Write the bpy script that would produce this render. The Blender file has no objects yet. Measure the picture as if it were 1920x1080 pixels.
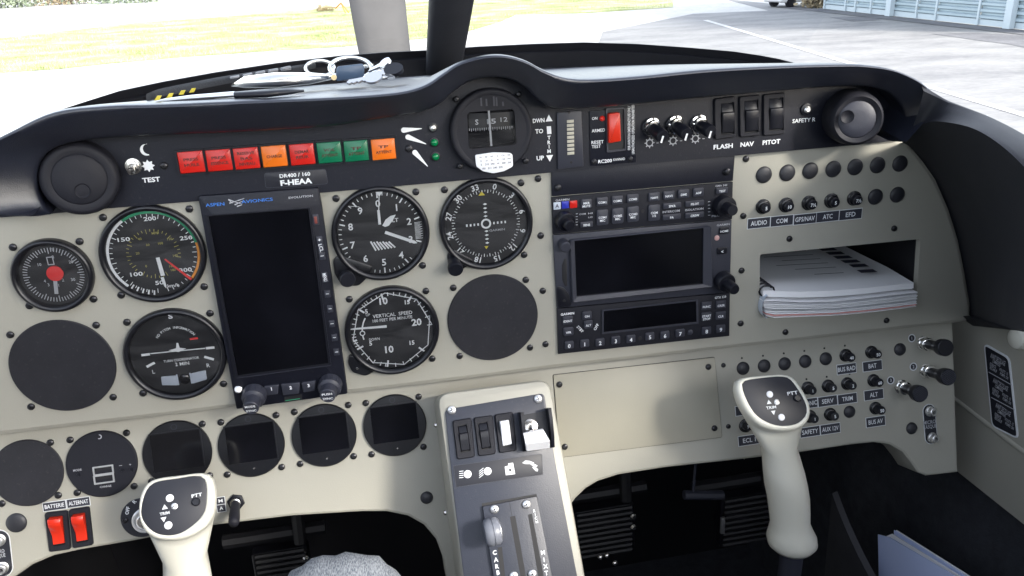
import bpy, math, random
from mathutils import Vector, Matrix
random.seed(7)
S = bpy.context.scene
R = math.radians
V = Vector

# ------------------------------------------------------------------ camera, sky, sun, exposure
TILT = R(-3.0)                      # the panel leans a few degrees off vertical
CAM_LOC = V((-7.735, -639.68, 169.13))   # millimetres in the panel's own axes
FPX = 1535.6
EYE_H = 1.55
def _camrot(rx, ry, rz):
    B = Matrix(((1, 0, 0), (0, 0, -1), (0, 1, 0)))
    return Matrix.Rotation(ry, 3, 'Z') @ Matrix.Rotation(rx, 3, 'X') @ Matrix.Rotation(rz, 3, 'Y') @ B
CR = _camrot(-0.337147825, -0.172082581, 0.0526623503)
# panel axes (mm) -> world (m)
_R0 = Matrix.Rotation(TILT, 4, 'X')
_c = _R0 @ (CAM_LOC * 0.001)
M0 = Matrix.Translation(V((-_c.x, -_c.y, EYE_H - _c.z))) @ _R0
cam_d = bpy.data.cameras.new('camera'); cam = bpy.data.objects.new('camera', cam_d)
S.collection.objects.link(cam); S.camera = cam
cam_d.sensor_width = 36; cam_d.lens = FPX * 36 / 1920
cam_d.clip_start = 0.02; cam_d.clip_end = 3000
cam.matrix_world = M0 @ Matrix.Translation(CAM_LOC * 0.001) @ CR.to_4x4()
CAMW = cam.matrix_world.translation.copy()

SUN_DIR = (_R0.to_3x3() @ V((0.90, -1.0, 0.70))).normalized()   # towards the sun
w = bpy.data.worlds.new('World'); S.world = w; w.use_nodes = True
nt = w.node_tree; bg = nt.nodes['Background']
sky = nt.nodes.new('ShaderNodeTexSky'); sky.sky_type = 'NISHITA'; sky.sun_disc = False
sky.sun_elevation = math.asin(SUN_DIR.z)
sky.sun_rotation = math.atan2(SUN_DIR.x, SUN_DIR.y)
sky.air_density = 1.0; sky.dust_density = 1.5; sky.ozone_density = 0.7
hs = nt.nodes.new('ShaderNodeHueSaturation'); hs.inputs['Saturation'].default_value = 0.45
nt.links.new(sky.outputs[0], hs.inputs['Color']); nt.links.new(hs.outputs[0], bg.inputs[0]); bg.inputs[1].default_value = 0.15
sun_d = bpy.data.lights.new('sun', 'SUN'); sun_d.energy = 1.2; sun_d.angle = R(10); sun_d.color = (1, .95, .86)
sun = bpy.data.objects.new('sun', sun_d); S.collection.objects.link(sun)
sun.rotation_euler = SUN_DIR.to_track_quat('Z', 'Y').to_euler(); sun.location = (0, 0, 6)
S.view_settings.view_transform = 'Standard'; S.view_settings.look = 'None'
S.view_settings.exposure = 2.25; S.view_settings.gamma = 1
S.render.resolution_x = 1024; S.render.resolution_y = 576
S.render.engine = 'CYCLES'
S.cycles.max_bounces = 8; S.cycles.transparent_max_bounces = 16
S.cycles.sample_clamp_indirect = 6; S.cycles.caustics_reflective = False; S.cycles.caustics_refractive = False

# ------------------------------------------------------------------ frames and pixel rays
class Frame:
    def __init__(s, o, tilt=0, yaw=0):
        s.o = V(o); s.R = Matrix.Rotation(yaw, 3, 'Z') @ Matrix.Rotation(-tilt, 3, 'X')
        s.mat = Matrix.Translation(s.o * 0.001) @ s.R.to_4x4()
        s.C = s.R.transposed() @ (CAM_LOC - s.o)
    def p(s, x, y, d=0.0):
        v = s.R.transposed() @ (CR @ V(((x - 960) / FPX, -(y - 540) / FPX, -1)))
        t = (-d - s.C.y) / v.y
        q = s.C + t * v
        return (q.x, q.z)
def ray(x, y): return (CR @ V(((x - 960) / FPX, -(y - 540) / FPX, -1)))
def pmain(x, y, d):                     # point of the panel axes at distance d in front of the panel plane
    v = ray(x, y); t = (-d - CAM_LOC.y) / v.y; return CAM_LOC + v * t
def px_x(x, y, X0):
    v = ray(x, y); t = (X0 - CAM_LOC.x) / v.x; return CAM_LOC + v * t
def px_z(x, y, Z0):
    v = ray(x, y); t = (Z0 - CAM_LOC.z) / v.z; return CAM_LOC + v * t
def ground(x, y, z=0.0):
    v = M0.to_3x3() @ ray(x, y); t = (z - CAMW.z) / v.z; return CAMW + v * t
MAIN = Frame((0, 0, 0))
LOW = Frame((0, 15, -145), R(15.45))
CONS = Frame((80, -35, -127), R(27.7))
WALLX = 577.0
WALL = Frame((WALLX, 0, 0), 0, R(-90))     # the cabin side wall, facing inwards (-X)

# ------------------------------------------------------------------ materials
def mat(name, col, rough=0.5, metal=0.0, bump=0.0, bscale=400.0, var=0.0, vscale=30.0, spec=0.5, col2=None, coat=0.0, emit=None, dust=0.0):
    m = bpy.data.materials.new(name); m.use_nodes = True
    n = m.node_tree; b = n.nodes['Principled BSDF']
    b.inputs['Base Color'].default_value = (*col, 1); b.inputs['Roughness'].default_value = rough
    b.inputs['Metallic'].default_value = metal; b.inputs['Specular IOR Level'].default_value = spec
    if coat: b.inputs['Coat Weight'].default_value = coat; b.inputs['Coat Roughness'].default_value = 0.1
    if emit: b.inputs['Emission Color'].default_value = (*emit, 1); b.inputs['Emission Strength'].default_value = 0.05
    tc = n.nodes.new('ShaderNodeTexCoord')
    if bump:
        t = n.nodes.new('ShaderNodeTexNoise'); t.inputs['Scale'].default_value = bscale; t.inputs['Detail'].default_value = 3
        bp = n.nodes.new('ShaderNodeBump'); bp.inputs['Strength'].default_value = bump; bp.inputs['Distance'].default_value = 0.001
        n.links.new(tc.outputs['Object'], t.inputs['Vector']); n.links.new(t.outputs['Fac'], bp.inputs['Height'])
        n.links.new(bp.outputs[0], b.inputs['Normal'])
    if var or col2:
        t = n.nodes.new('ShaderNodeTexNoise'); t.inputs['Scale'].default_value = vscale; t.inputs['Detail'].default_value = 6; t.inputs['Roughness'].default_value = .6
        r = n.nodes.new('ShaderNodeValToRGB'); r.color_ramp.elements[0].position = 0.35; r.color_ramp.elements[1].position = 0.68
        c2 = col2 or tuple(c * (1 - var) for c in col)
        r.color_ramp.elements[0].color = (*c2, 1); r.color_ramp.elements[1].color = (*col, 1)
        n.links.new(tc.outputs['Object'], t.inputs['Vector']); n.links.new(t.outputs['Fac'], r.inputs[0]); n.links.new(r.outputs[0], b.inputs['Base Color'])
        if var:
            mr = n.nodes.new('ShaderNodeMapRange'); mr.inputs['To Min'].default_value = rough * 1.15; mr.inputs['To Max'].default_value = rough * 0.85
            n.links.new(t.outputs['Fac'], mr.inputs[0]); n.links.new(mr.outputs[0], b.inputs['Roughness'])
    if dust:
        v_ = n.nodes.new('ShaderNodeTexNoise'); v_.inputs['Scale'].default_value = 420; v_.inputs['Detail'].default_value = 2
        v2 = n.nodes.new('ShaderNodeTexNoise'); v2.inputs['Scale'].default_value = 18; v2.inputs['Detail'].default_value = 5
        r2 = n.nodes.new('ShaderNodeValToRGB'); r2.color_ramp.elements[0].position = .62; r2.color_ramp.elements[1].position = .74
        mt = n.nodes.new('ShaderNodeMath'); mt.operation = 'MULTIPLY'; m3 = n.nodes.new('ShaderNodeMath'); m3.operation = 'MULTIPLY'; m3.inputs[1].default_value = dust
        mx = n.nodes.new('ShaderNodeMixRGB'); mx.inputs[2].default_value = (.16, .155, .145, 1)
        L = n.links.new; L(tc.outputs['Object'], v_.inputs['Vector']); L(tc.outputs['Object'], v2.inputs['Vector']); L(v_.outputs['Fac'], r2.inputs[0]); L(r2.outputs[0], mt.inputs[0]); L(v2.outputs['Fac'], mt.inputs[1]); L(mt.outputs[0], m3.inputs[0]); L(m3.outputs[0], mx.inputs[0])
        src = b.inputs['Base Color'].links[0].from_socket if b.inputs['Base Color'].links else None
        if src: L(src, mx.inputs[1])
        else: mx.inputs[1].default_value = (*col, 1)
        L(mx.outputs[0], b.inputs['Base Color'])
    return m
def glass(name, ior=1.45, tint=(1, 1, 1), rough=0.0, smudge_haze=0.05, sscale=25, stretch=(1, 1, 1)):
    m = bpy.data.materials.new(name); m.use_nodes = True; n = m.node_tree; n.nodes.clear(); L = n.links.new
    o = n.nodes.new('ShaderNodeOutputMaterial'); mx = n.nodes.new('ShaderNodeMixShader'); m2 = n.nodes.new('ShaderNodeMixShader')
    t = n.nodes.new('ShaderNodeBsdfTransparent'); t.inputs[0].default_value = (*tint, 1)
    g = n.nodes.new('ShaderNodeBsdfGlossy'); g.inputs['Roughness'].default_value = rough
    d = n.nodes.new('ShaderNodeBsdfDiffuse'); d.inputs[0].default_value = (.6, .6, .62, 1)
    f = n.nodes.new('ShaderNodeFresnel'); f.inputs[0].default_value = ior
    tc = n.nodes.new('ShaderNodeTexCoord'); mp = n.nodes.new('ShaderNodeMapping'); mp.inputs['Scale'].default_value = stretch; mp.inputs['Rotation'].default_value = (.3, .9, .5)
    t1 = n.nodes.new('ShaderNodeTexNoise'); t1.inputs['Scale'].default_value = sscale; t1.inputs['Detail'].default_value = 7; t1.inputs['Distortion'].default_value = 1.2
    mr = n.nodes.new('ShaderNodeMapRange'); mr.inputs['From Min'].default_value = .42; mr.inputs['From Max'].default_value = .75; mr.inputs['To Max'].default_value = smudge_haze * 2  # pale film: dust, plus the grey haze of reflections put into colour
    L(tc.outputs['Object'], mp.inputs[0]); L(mp.outputs[0], t1.inputs['Vector']); L(t1.outputs['Fac'], mr.inputs[0])
    L(f.outputs[0], mx.inputs[0]); L(t.outputs[0], mx.inputs[1]); L(g.outputs[0], mx.inputs[2])
    L(mr.outputs[0], m2.inputs[0]); L(mx.outputs[0], m2.inputs[1]); L(d.outputs[0], m2.inputs[2]); L(m2.outputs[0], o.inputs[0])
    return m
K = {}
K['beige'] = mat('beige_paint', (.335, .324, .277), .5, 0, .10, 900, .05, 9)
K['beige_low'] = K['beige']
K['cover'] = mat('cover_paint', (.34, .322, .262), .45, 0, .08, 900, .05, 12)
K['black'] = mat('black_panel_paint', (.0075, .0085, .0155), .45, 0, .15, 1200, .12, 14, .3, dust=0.12)
K['hood'] = mat('hood_skin', (.0110, .0130, .0225), .30, 0, .25, 1500, .12, 10, .9, dust=0.14)
K['plastic'] = mat('black_plastic', (.0072, .0078, .0125), .38, 0, .08, 900, .1, 30, .35)
K['matt'] = mat('matt_black', (.009, .0095, .015), .62, 0, .12, 900, .15, 25, .3)
K['grey'] = mat('dark_grey_plastic', (.027, .029, .042), .5, 0, .1, 900, .12, 25)
K['blank'] = mat('blank_cover_grey', (.021, .021, .026), .55, 0, .12, 1500, .28, 35, .3, dust=0.16)
K['console'] = mat('console_plate_grey', (.026, .030, .045), .42, 0, .12, 1100, .12, 16, dust=0.15)
K['trim'] = mat('side_trim_skin', (.0095, .0105, .0155), .55, 0, .3, 1500, .12, 10, .35)
K['case'] = mat('display_case_black', (.0035, .0037, .006), .3, dust=0.08)
K['plug'] = mat('plug_grey_black', (.02, .0205, .026), .5, 0, .08, 900, .15, 60)
K['deep'] = mat('deep_black', (.004, .004, .006), .6)
K['screen'] = mat('dark_screen', (.0062, .0064, .0092), .12, 0, 0, 1, .62, 11, .4, dust=0.0)
K['dial'] = mat('dial_black', (.008, .0085, .011), .55)
K['bezel'] = mat('bezel_black', (.007, .0072, .010), .3, 0, .05, 800, dust=0.08)
K['white'] = mat('white_marking', (.72, .74, .76), .6)
K['dimw'] = mat('dim_white_marking', (.38, .39, .42), .6)
K['yellow'] = mat('yellow_marking', (.55, .45, .04), .6)
K['dimy'] = mat('dim_yellow_marking', (.30, .27, .07), .6)
K['green'] = mat('green_marking', (.02, .25, .12), .6)
K['orange_m'] = mat('orange_marking', (.75, .28, .03), .6)
K['red_m'] = mat('red_marking', (.65, .03, .03), .6)
K['blue_t'] = mat('blue_lettering', (.03, .16, .55), .5)
K['steel'] = mat('steel', (.62, .60, .57), .25, 1.0, .05, 300)
K['chrome'] = mat('chrome', (.85, .84, .82), .1, 1.0)
K['silver'] = mat('satin_silver', (.8, .8, .8), .42, 1.0)
K['screw'] = mat('black_screw', (.03, .03, .034), .28, .6)
K['whitep'] = mat('white_plastic', (.80, .81, .84), .4)
K['ivory'] = mat('ivory_plastic', (.62, .61, .535), .33, 0, .03, 700)
K['red'] = mat('red_plastic', (.56, .026, .010), .3, 0, 0, 1)
K['redl'] = mat('red_lens', (.40, .011, .008), .28, emit=(.6, .02, .01))
K['orgl'] = mat('orange_lens', (.56, .11, .008), .28, emit=(.7, .2, .01))
K['grnl'] = mat('green_lens', (.003, .11, .05), .28, emit=(.003, .12, .06))
K['lensink'] = mat('lens_ink', (.06, .012, .008), .5)
K['ledg'] = mat('green_led', (.0, .16, .05), .08)
K['blue'] = mat('blue_patch', (.02, .03, .35), .4)
K['greyp'] = mat('grey_patch', (.45, .5, .58), .4)
K['border'] = mat('placard_border', (.62, .64, .66), .4)
K['plate'] = mat('placard_black', (.012, .013, .02), .5)
K['paper'] = mat('paper_white', (.82, .82, .83), .7, 0, .05, 200)
K['paperg'] = mat('paper_greyish', (.5, .5, .53), .7)
K['paperb'] = mat('paper_bluish', (.52, .60, .86), .7)
K['ink'] = mat('ink', (.03, .03, .05), .6)
K['pinkline'] = mat('pink_paper_edge', (.75, .35, .33), .7)
K['carpet'] = mat('dark_carpet', (.028, .03, .038), .95, 0, .8, 350, .35, 60)
K['cabin'] = mat('dark_cabin_trim', (.03, .03, .035), .8, 0, .2, 300, .2, 20)
K['glass'] = glass('gauge_glass', 1.45, smudge_haze=.028, sscale=18, stretch=(1, 1, 3))
K['wind'] = glass('windscreen_acrylic', 1.15, (.98, .99, 1), smudge_haze=.03, sscale=6, stretch=(1, 1, 4))
K['prop'] = mat('propeller_grey', (.055, .055, .058), .5, .2, .05, 60, .15, 14)
K['pillar'] = mat('pillar_trim', (.05, .052, .062), .55, 0, .25, 700, .08, 20)
K['brass'] = mat('brass', (.75, .6, .35), .3, 1.0)
K['segment'] = mat('led_segment', (.42, .40, .33), .5)
K['pink'] = mat('pink_sensor', (.5, .3, .28), .4)
K['strap'] = mat('black_strap', (.012, .012, .014), .7, 0, .6, 900)
K['body'] = mat('white_airframe_paint', (.75, .75, .74), .3)

# ------------------------------------------------------------------ mesh builder (millimetres)
_tc = {}
def glyphs(s, bold=0.0):
    k = (s, bold)
    if k not in _tc:
        c = bpy.data.curves.new('t', 'FONT'); c.body = s; c.size = 1; c.align_x = 'CENTER'; c.resolution_u = 2; c.offset = bold; c.fill_mode = 'FRONT'
        o = bpy.data.objects.new('t', c); me = bpy.data.meshes.new_from_object(o)
        vs = [(v.co.x, v.co.y) for v in me.vertices]; fs = [tuple(p.vertices) for p in me.polygons]
        bpy.data.meshes.remove(me); bpy.data.objects.remove(o); bpy.data.curves.remove(c)
        if vs:
            x0 = min(v[0] for v in vs); x1 = max(v[0] for v in vs); y0 = min(v[1] for v in vs); y1 = max(v[1] for v in vs)
            cx, cy = (x0 + x1) / 2, (y0 + y1) / 2
            vs = [(a - cx, b - cy) for a, b in vs]; _tc[k] = (vs, fs, x1 - x0, y1 - y0)
        else: _tc[k] = ([], [], 1, 1)
    return _tc[k]
def area(o): return sum(o[i][0] * o[(i + 1) % len(o)][1] - o[(i + 1) % len(o)][0] * o[i][1] for i in range(len(o))) / 2
def inset(o, e):
    n = len(o); r = []; sg = 1 if area(o) > 0 else -1
    for i in range(n):
        a, b, c = V(o[i - 1]), V(o[i]), V(o[(i + 1) % n])
        d1 = (b - a); d2 = (c - b)
        if d1.length < 1e-6 or d2.length < 1e-6: r.append(tuple(b)); continue
        d1.normalize(); d2.normalize()
        n1 = V((-d1.y, d1.x)) * sg; n2 = V((-d2.y, d2.x)) * sg; m = n1 + n2
        if m.length < 1e-3: m = n1
        m.normalize(); k = max(.35, m.dot(n1)); r.append((b.x + m.x * e / k, b.y + m.y * e / k))
    return r
def rounded(pts, r, n=5):
    out = []; N = len(pts)
    for i in range(N):
        a, b, c = V(pts[i - 1]), V(pts[i]), V(pts[(i + 1) % N])
        rr = r[i] if isinstance(r, (list, tuple)) else r
        l = min(rr, (a - b).length * .49, (c - b).length * .49)
        p0 = b + (a - b).normalized() * l; p2 = b + (c - b).normalized() * l
        if rr <= 0: out.append(tuple(b)); continue
        for j in range(n + 1):
            t = j / n; q = p0 * (1 - t) ** 2 + b * 2 * t * (1 - t) + p2 * t * t; out.append(tuple(q))
    return out
def rect(cx, cz, w, h, r=0.0, n=4):
    o = [(cx - w / 2, cz - h / 2), (cx + w / 2, cz - h / 2), (cx + w / 2, cz + h / 2), (cx - w / 2, cz + h / 2)]
    return rounded(o, r, n) if r else o
def circle(cx, cz, r, n=32): return [(cx + r * math.cos(2 * math.pi * i / n), cz + r * math.sin(2 * math.pi * i / n)) for i in range(n)]
def catmull(P, k, closed=False):
    out = []; n = len(P); m = n if closed else n - 1
    g = lambda i: P[i % n] if closed else P[max(0, min(n - 1, i))]
    for i in range(m):
        a, b, c, d = g(i - 1), g(i), g(i + 1), g(i + 2)
        for j in range(k):
            t = j / k
            out.append(tuple(.5 * ((2 * b[q]) + (-a[q] + c[q]) * t + (2 * a[q] - 5 * b[q] + 4 * c[q] - d[q]) * t * t + (-a[q] + 3 * b[q] - 3 * c[q] + d[q]) * t ** 3) for q in range(len(b))))
    if not closed: out.append(tuple(P[-1]))
    return out
class MB:
    def __init__(s): s.v = []; s.f = []; s.m = []; s.cur = 0
    def add(s, vs, fs):
        b = len(s.v); s.v += [tuple(v) for v in vs]
        for f in fs: s.f.append([b + i for i in f]); s.m.append(s.cur)
    def mi(s, i): s.cur = i; return s
    def loft(s, rings, closed=True, cap0=False, cap1=False):
        n = len(rings[0]); vs = [p for r in rings for p in r]; fs = []
        for i in range(len(rings) - 1):
            for j in range(n if closed else n - 1):
                k = (j + 1) % n; fs.append((i * n + j, i * n + k, (i + 1) * n + k, (i + 1) * n + j))
        if cap0: fs.append(tuple(range(n))[::-1])
        if cap1: fs.append(tuple((len(rings) - 1) * n + j for j in range(n)))
        s.add(vs, fs); return s
    def prism(s, o, d0, d1, bev=0.0, back=False):
        if area(o) < 0: o = o[::-1]
        rg = [[(x, -d0, z) for x, z in o]]
        if bev > 0:
            rg.append([(x, -(d1 - bev), z) for x, z in o])
            i1 = inset(o, bev * .3); rg.append([(x, -(d1 - bev * .3), z) for x, z in i1])
            i2 = inset(o, bev); rg.append([(x, -d1, z) for x, z in i2])
        else: rg.append([(x, -d1, z) for x, z in o])
        return s.loft(rg, cap0=back, cap1=True)
    def hole_plate(s, o, h, d0, d1):            # ring between outline o and hole outline h, same count
        a = [[(x, -d0, z) for x, z in o], [(x, -d1, z) for x, z in o], [(x, -d1, z) for x, z in h], [(x, -d0, z) for x, z in h]]
        return s.loft(a)
    def lathe(s, prof, cx=0, cz=0, n=32, cap=True, skew=(0, 0)):
        rg = []
        for r, d in prof: rg.append([(cx + skew[0] * d + r * math.cos(2 * math.pi * i / n), -d, cz + skew[1] * d + r * math.sin(2 * math.pi * i / n)) for i in range(n)])
        return s.loft(rg, cap1=cap and prof[-1][0] > 1e-6)
    def rev(s, p0, p1, prof, n=24, cap=True, cap0=False):   # profile [(r, t)] t in mm along p0 -> p1
        a = (V(p1) - V(p0)).normalized(); u = a.orthogonal().normalized(); w_ = a.cross(u)
        rg = [[tuple(V(p0) + a * t + (u * math.cos(2 * math.pi * i / n) + w_ * math.sin(2 * math.pi * i / n)) * r) for i in range(n)] for r, t in prof]
        return s.loft(rg, cap0=cap0, cap1=cap)
    def tube(s, P, r, n=8, cap=True, closed=False):
        P = [V(p) for p in P]; rg = []; up = V((0, 0, 1)); N = len(P)
        for i, p in enumerate(P):
            t = (P[(i + 1) % N] - P[i - 1]) if closed else (P[min(i + 1, N - 1)] - P[max(i - 1, 0)])
            t.normalize(); u = t.cross(up)
            if u.length < .1: u = t.cross(V((1, 0, 0)))
            u.normalize(); w_ = t.cross(u); rr = r[i] if isinstance(r, (list, tuple)) else r
            rg.append([tuple(p + (u * math.cos(2 * math.pi * k / n) + w_ * math.sin(2 * math.pi * k / n)) * rr) for k in range(n)])
        if closed: rg.append(rg[0])
        return s.loft(rg, cap0=cap and not closed, cap1=cap and not closed)
    def box(s, c, d, bev=0):
        x, y, z = c; a, b, e = d[0] / 2, d[1] / 2, d[2] / 2
        o = rect(x, z, d[0], d[2]); 
        s.prism(o, -(y + b), -(y - b), bev, True); return s
    def poly(s, o, d):
        if area(o) < 0: o = o[::-1]
        s.add([(x, -d, z) for x, z in o], [tuple(range(len(o)))]); return s
    def stroke(s, a, b, w_, d, w2=None):
        a, b = V(a), V(b); t = (b - a).normalized(); n = V((-t.y, t.x)); w2 = w_ if w2 is None else w2
        return s.poly([a + n * w_ / 2, a - n * w_ / 2, b - n * w2 / 2, b + n * w2 / 2], d)
    def arc(s, cx, cz, r0, r1, a0, a1, d, n=40):
        vs = []; fs = []
        for i in range(n + 1):
            a = a0 + (a1 - a0) * i / n
            vs += [(cx + r0 * math.cos(a), -d, cz + r0 * math.sin(a)), (cx + r1 * math.cos(a), -d, cz + r1 * math.sin(a))]
            if i < n: fs.append((2 * i, 2 * i + 1, 2 * i + 3, 2 * i + 2))
        s.add(vs, fs); return s
    def text(s, t, cx, cz, h, d, w_=None, rot=0.0, bold=0.012):
        vs, fs, tw, th = glyphs(t, bold)
        hh = glyphs('H', bold)[3]; k = h / hh; kx = k if w_ is None else w_ / tw; c, q = math.cos(rot), math.sin(rot)
        s.add([(cx + x * kx * c - y * k * q, -d, cz + x * kx * q + y * k * c) for x, y in vs], fs); return s
def build(name, mb, mats, scale=.001, angle=35, smooth=True):
    me = bpy.data.meshes.new(name); me.from_pydata([(x * scale, y * scale, z * scale) for x, y, z in mb.v], [], mb.f)
    if not isinstance(mats, (list, tuple)): mats = [mats]
    for m in mats: me.materials.append(K[m] if isinstance(m, str) else m)
    if len(mats) > 1: me.polygons.foreach_set('material_index', mb.m)
    if smooth:
        me.shade_smooth(); me.set_sharp_from_angle(angle=R(angle))
    me.update(); return me
def link(o, parent=None):
    S.collection.objects.link(o)
    if parent: o.parent = parent
    return o
def props(o, label, cat, group=None, kind=None):
    o['label'] = label
    if cat: o['category'] = cat
    if group: o['group'] = group
    if kind: o['kind'] = kind
class Thing:
    def __init__(s, name, label, cat, fr=MAIN, px=None, d=0, at=None, group=None, rot=0):
        s.name, s.label, s.cat, s.fr, s.group, s.e = name, label, cat, fr, group, None
        s.o = at if at else (fr.p(px[0], px[1], d) if px else (0, 0)); s.d0 = d
        s.mat = M0 @ fr.mat @ Matrix.Translation(V((s.o[0], -d, s.o[1])) * .001)
        if not px and not at: s.o = (0, 0)
    def p(s, x, y, d=0):
        q = s.fr.p(x, y, d + s.d0); return (q[0] - s.o[0], q[1] - s.o[1])
    def p3(s, x, y, d=0):
        q = s.p(x, y, d); return (q[0], -d, q[1])
    def out(s, pts, d=0): return [s.p(x, y, d) for x, y in pts]
    def kx(s, x, y, d=0): a, b = s.p(x - 2, y, d), s.p(x + 2, y, d); return abs(b[0] - a[0]) / 4
    def kz(s, x, y, d=0): a, b = s.p(x, y - 2, d), s.p(x, y + 2, d); return abs(b[1] - a[1]) / 4
    def empty(s):
        if not s.e:
            s.e = bpy.data.objects.new(s.name, None); s.e.empty_display_size = .01; link(s.e); s.e.matrix_world = s.mat
            props(s.e, s.label, s.cat, s.group)
        return s.e
    def part(s, name, mb, mats, loc=None, label=None, angle=35, parent=None, mesh=None):
        s.empty(); me = mesh or build(name, mb, mats, angle=angle)
        o = bpy.data.objects.new(name, me); link(o, parent or s.e)
        if loc: o.location = V(loc) * .001
        if label: o['label'] = label
        return o
    def solo(s, mb, mats, angle=35, kind=None):
        me = build(s.name, mb, mats, angle=angle); o = bpy.data.objects.new(s.name, me); link(o); o.matrix_world = s.mat
        props(o, s.label, s.cat, s.group, kind); s.e = o; return o
    # text centred on a pixel; h and w in photo pixels
    def txt(s, mb, t, x, y, h, w_=None, d=.3, rot=0, bold=.012):
        c = s.p(x, y, d); kz = s.kz(x, y, d); kx = s.kx(x, y, d)
        if abs(rot) > 1: kx, kz = kz, kx
        mb.text(t, c[0], c[1], h * kz, d, (w_ * kx if w_ else None), rot, bold)
def struct(name, me, kind='structure', mw=None):
    o = bpy.data.objects.new(name, me); link(o); o['kind'] = kind
    if mw: o.matrix_world = mw
    return o

# shared small parts
def _screw_mesh(r=2.9, mname='screw', mats=('screw', 'deep')):
    m = MB(); m.lathe([(r, 0), (r, r * .12), (r * .88, r * .42), (r * .6, r * .6), (r * .3, r * .66)], n=20)
    m.mi(1); a = random.uniform(.2, 1.2)
    for k in (0, math.pi / 2):
        c, q = math.cos(a + k), math.sin(a + k); L = r * .52; w_ = r * .11
        o = [(c * L - q * w_, q * L + c * w_), (-c * L - q * w_, -q * L + c * w_), (-c * L + q * w_, -q * L - c * w_), (c * L + q * w_, q * L - c * w_)]
        m.prism(o, r * .4, r * .68)
    return build(mname, m, list(mats))
SCREWS = [_screw_mesh() for _ in range(4)]
SCREWS_S = [_screw_mesh(2.3) for _ in range(2)]
SILVERS = [_screw_mesh(3.6, 'screw', ('silver', 'grey')) for _ in range(3)]
def screws(t, pts, d=0, meshes=None):
    for i, (x, y) in enumerate(pts):
        q = t.p(x, y, d + .5); t.part('screw', None, None, loc=(q[0], -d, q[1]), mesh=random.choice(meshes or SCREWS))

# ------------------------------------------------------------------ outdoors
def gmat(name, cols, scale, rough=.95, bump=.3, stretch=(1, 1, 1), detail=8, pos=(.35, .65)):
    m = bpy.data.materials.new(name); m.use_nodes = True; n = m.node_tree; b = n.nodes['Principled BSDF']; b.inputs['Roughness'].default_value = rough
    b.inputs['Specular IOR Level'].default_value = .25
    tc = n.nodes.new('ShaderNodeTexCoord'); mp = n.nodes.new('ShaderNodeMapping'); mp.inputs['Scale'].default_value = stretch
    t = n.nodes.new('ShaderNodeTexNoise'); t.inputs['Scale'].default_value = scale; t.inputs['Detail'].default_value = detail; t.inputs['Roughness'].default_value = .65
    r = n.nodes.new('ShaderNodeValToRGB'); r.color_ramp.elements[0].position = pos[0]; r.color_ramp.elements[1].position = pos[1]
    r.color_ramp.elements[0].color = (*cols[0], 1); r.color_ramp.elements[1].color = (*cols[1], 1)
    if len(cols) > 2: e = r.color_ramp.elements.new(.5); e.color = (*cols[2], 1)
    t2 = n.nodes.new('ShaderNodeTexNoise'); t2.inputs['Scale'].default_value = scale * 14; t2.inputs['Detail'].default_value = 3
    bp = n.nodes.new('ShaderNodeBump'); bp.inputs['Strength'].default_value = bump; bp.inputs['Distance'].default_value = .02
    mx = n.nodes.new('ShaderNodeMixRGB'); mx.blend_type = 'MULTIPLY'; mx.inputs[0].default_value = .35
    L = n.links.new
    L(tc.outputs['Object'], mp.inputs[0]); L(mp.outputs[0], t.inputs['Vector']); L(mp.outputs[0], t2.inputs['Vector']); L(t.outputs['Fac'], r.inputs[0])
    L(r.outputs[0], mx.inputs[1]); L(t2.outputs['Fac'], mx.inputs[2]); L(mx.outputs[0], b.inputs['Base Color']); L(t2.outputs['Fac'], bp.inputs['Height']); L(bp.outputs[0], b.inputs['Normal'])
    return m
K['soil'] = gmat('pale_concrete', [(.55, .54, .51), (.72, .70, .66)], .5)
K['asph'] = gmat('worn_asphalt', [(.24, .24, .245), (.37, .367, .362), (.32, .317, .312)], 1.1, stretch=(.6, 1.2, 1))
K['wet'] = gmat('darker_asphalt', [(.16, .16, .17), (.24, .24, .25)], 1.5)  # asphalt in a darker tone, for the apron patches and door strip
K['grass'] = gmat('dry_grass', [(.26, .31, .10), (.68, .66, .46), (.46, .48, .24)], .9, bump=.8)
K['paintl'] = gmat('worn_white_paint', [(.55, .55, .54), (.75, .75, .74)], 3)
K['hang'] = mat('pale_blue_sheet', (.40, .49, .54), .45, .2, .02, 5, .12, 1.5)
K['hangf'] = mat('pale_door_trim', (.50, .57, .61), .5)
K['leaf'] = gmat('dull_leaves', [(.14, .19, .13), (.34, .38, .27)], 2)

def flat(name, pts, m, z, kind='structure', cuts=0, thick=0.0):
    mb = MB(); P = [(p[0], p[1], z) for p in pts]; mb.add(P, [tuple(range(len(P)))])
    me = build(name, mb, m, scale=1.0, smooth=False); o = struct(name, me, kind); return o
flat('ground', [(-900, -400), (900, -400), (900, 1200), (-900, 1200)], 'soil', 0)
def gp(x, y): g = ground(x, y); return (g.x, g.y)
# apron asphalt: right of the taxi line out to the hangar
A = [gp(1300, 300), gp(1100, 140), gp(1130, 60), gp(1300, 26), gp(1440, 20)]
hd0, hd1 = ground(1548, 18), ground(1905, 56)
hdir = (hd1 - hd0).normalized()
hb = hd1 + hdir * 40; hn = V((-hdir.y, hdir.x, 0))
if (CAMW - hd0).dot(hn) < 0: hn = -hn
far = hd0 - hdir * 6
A = A + [(far.x, far.y), (hb.x, hb.y), (CAMW.x + 6, CAMW.y - 12), (CAMW.x - 1, CAMW.y - 12), (CAMW.x - 1, CAMW.y + 1.0)]
flat('apron', A, 'asph', .004)
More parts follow.
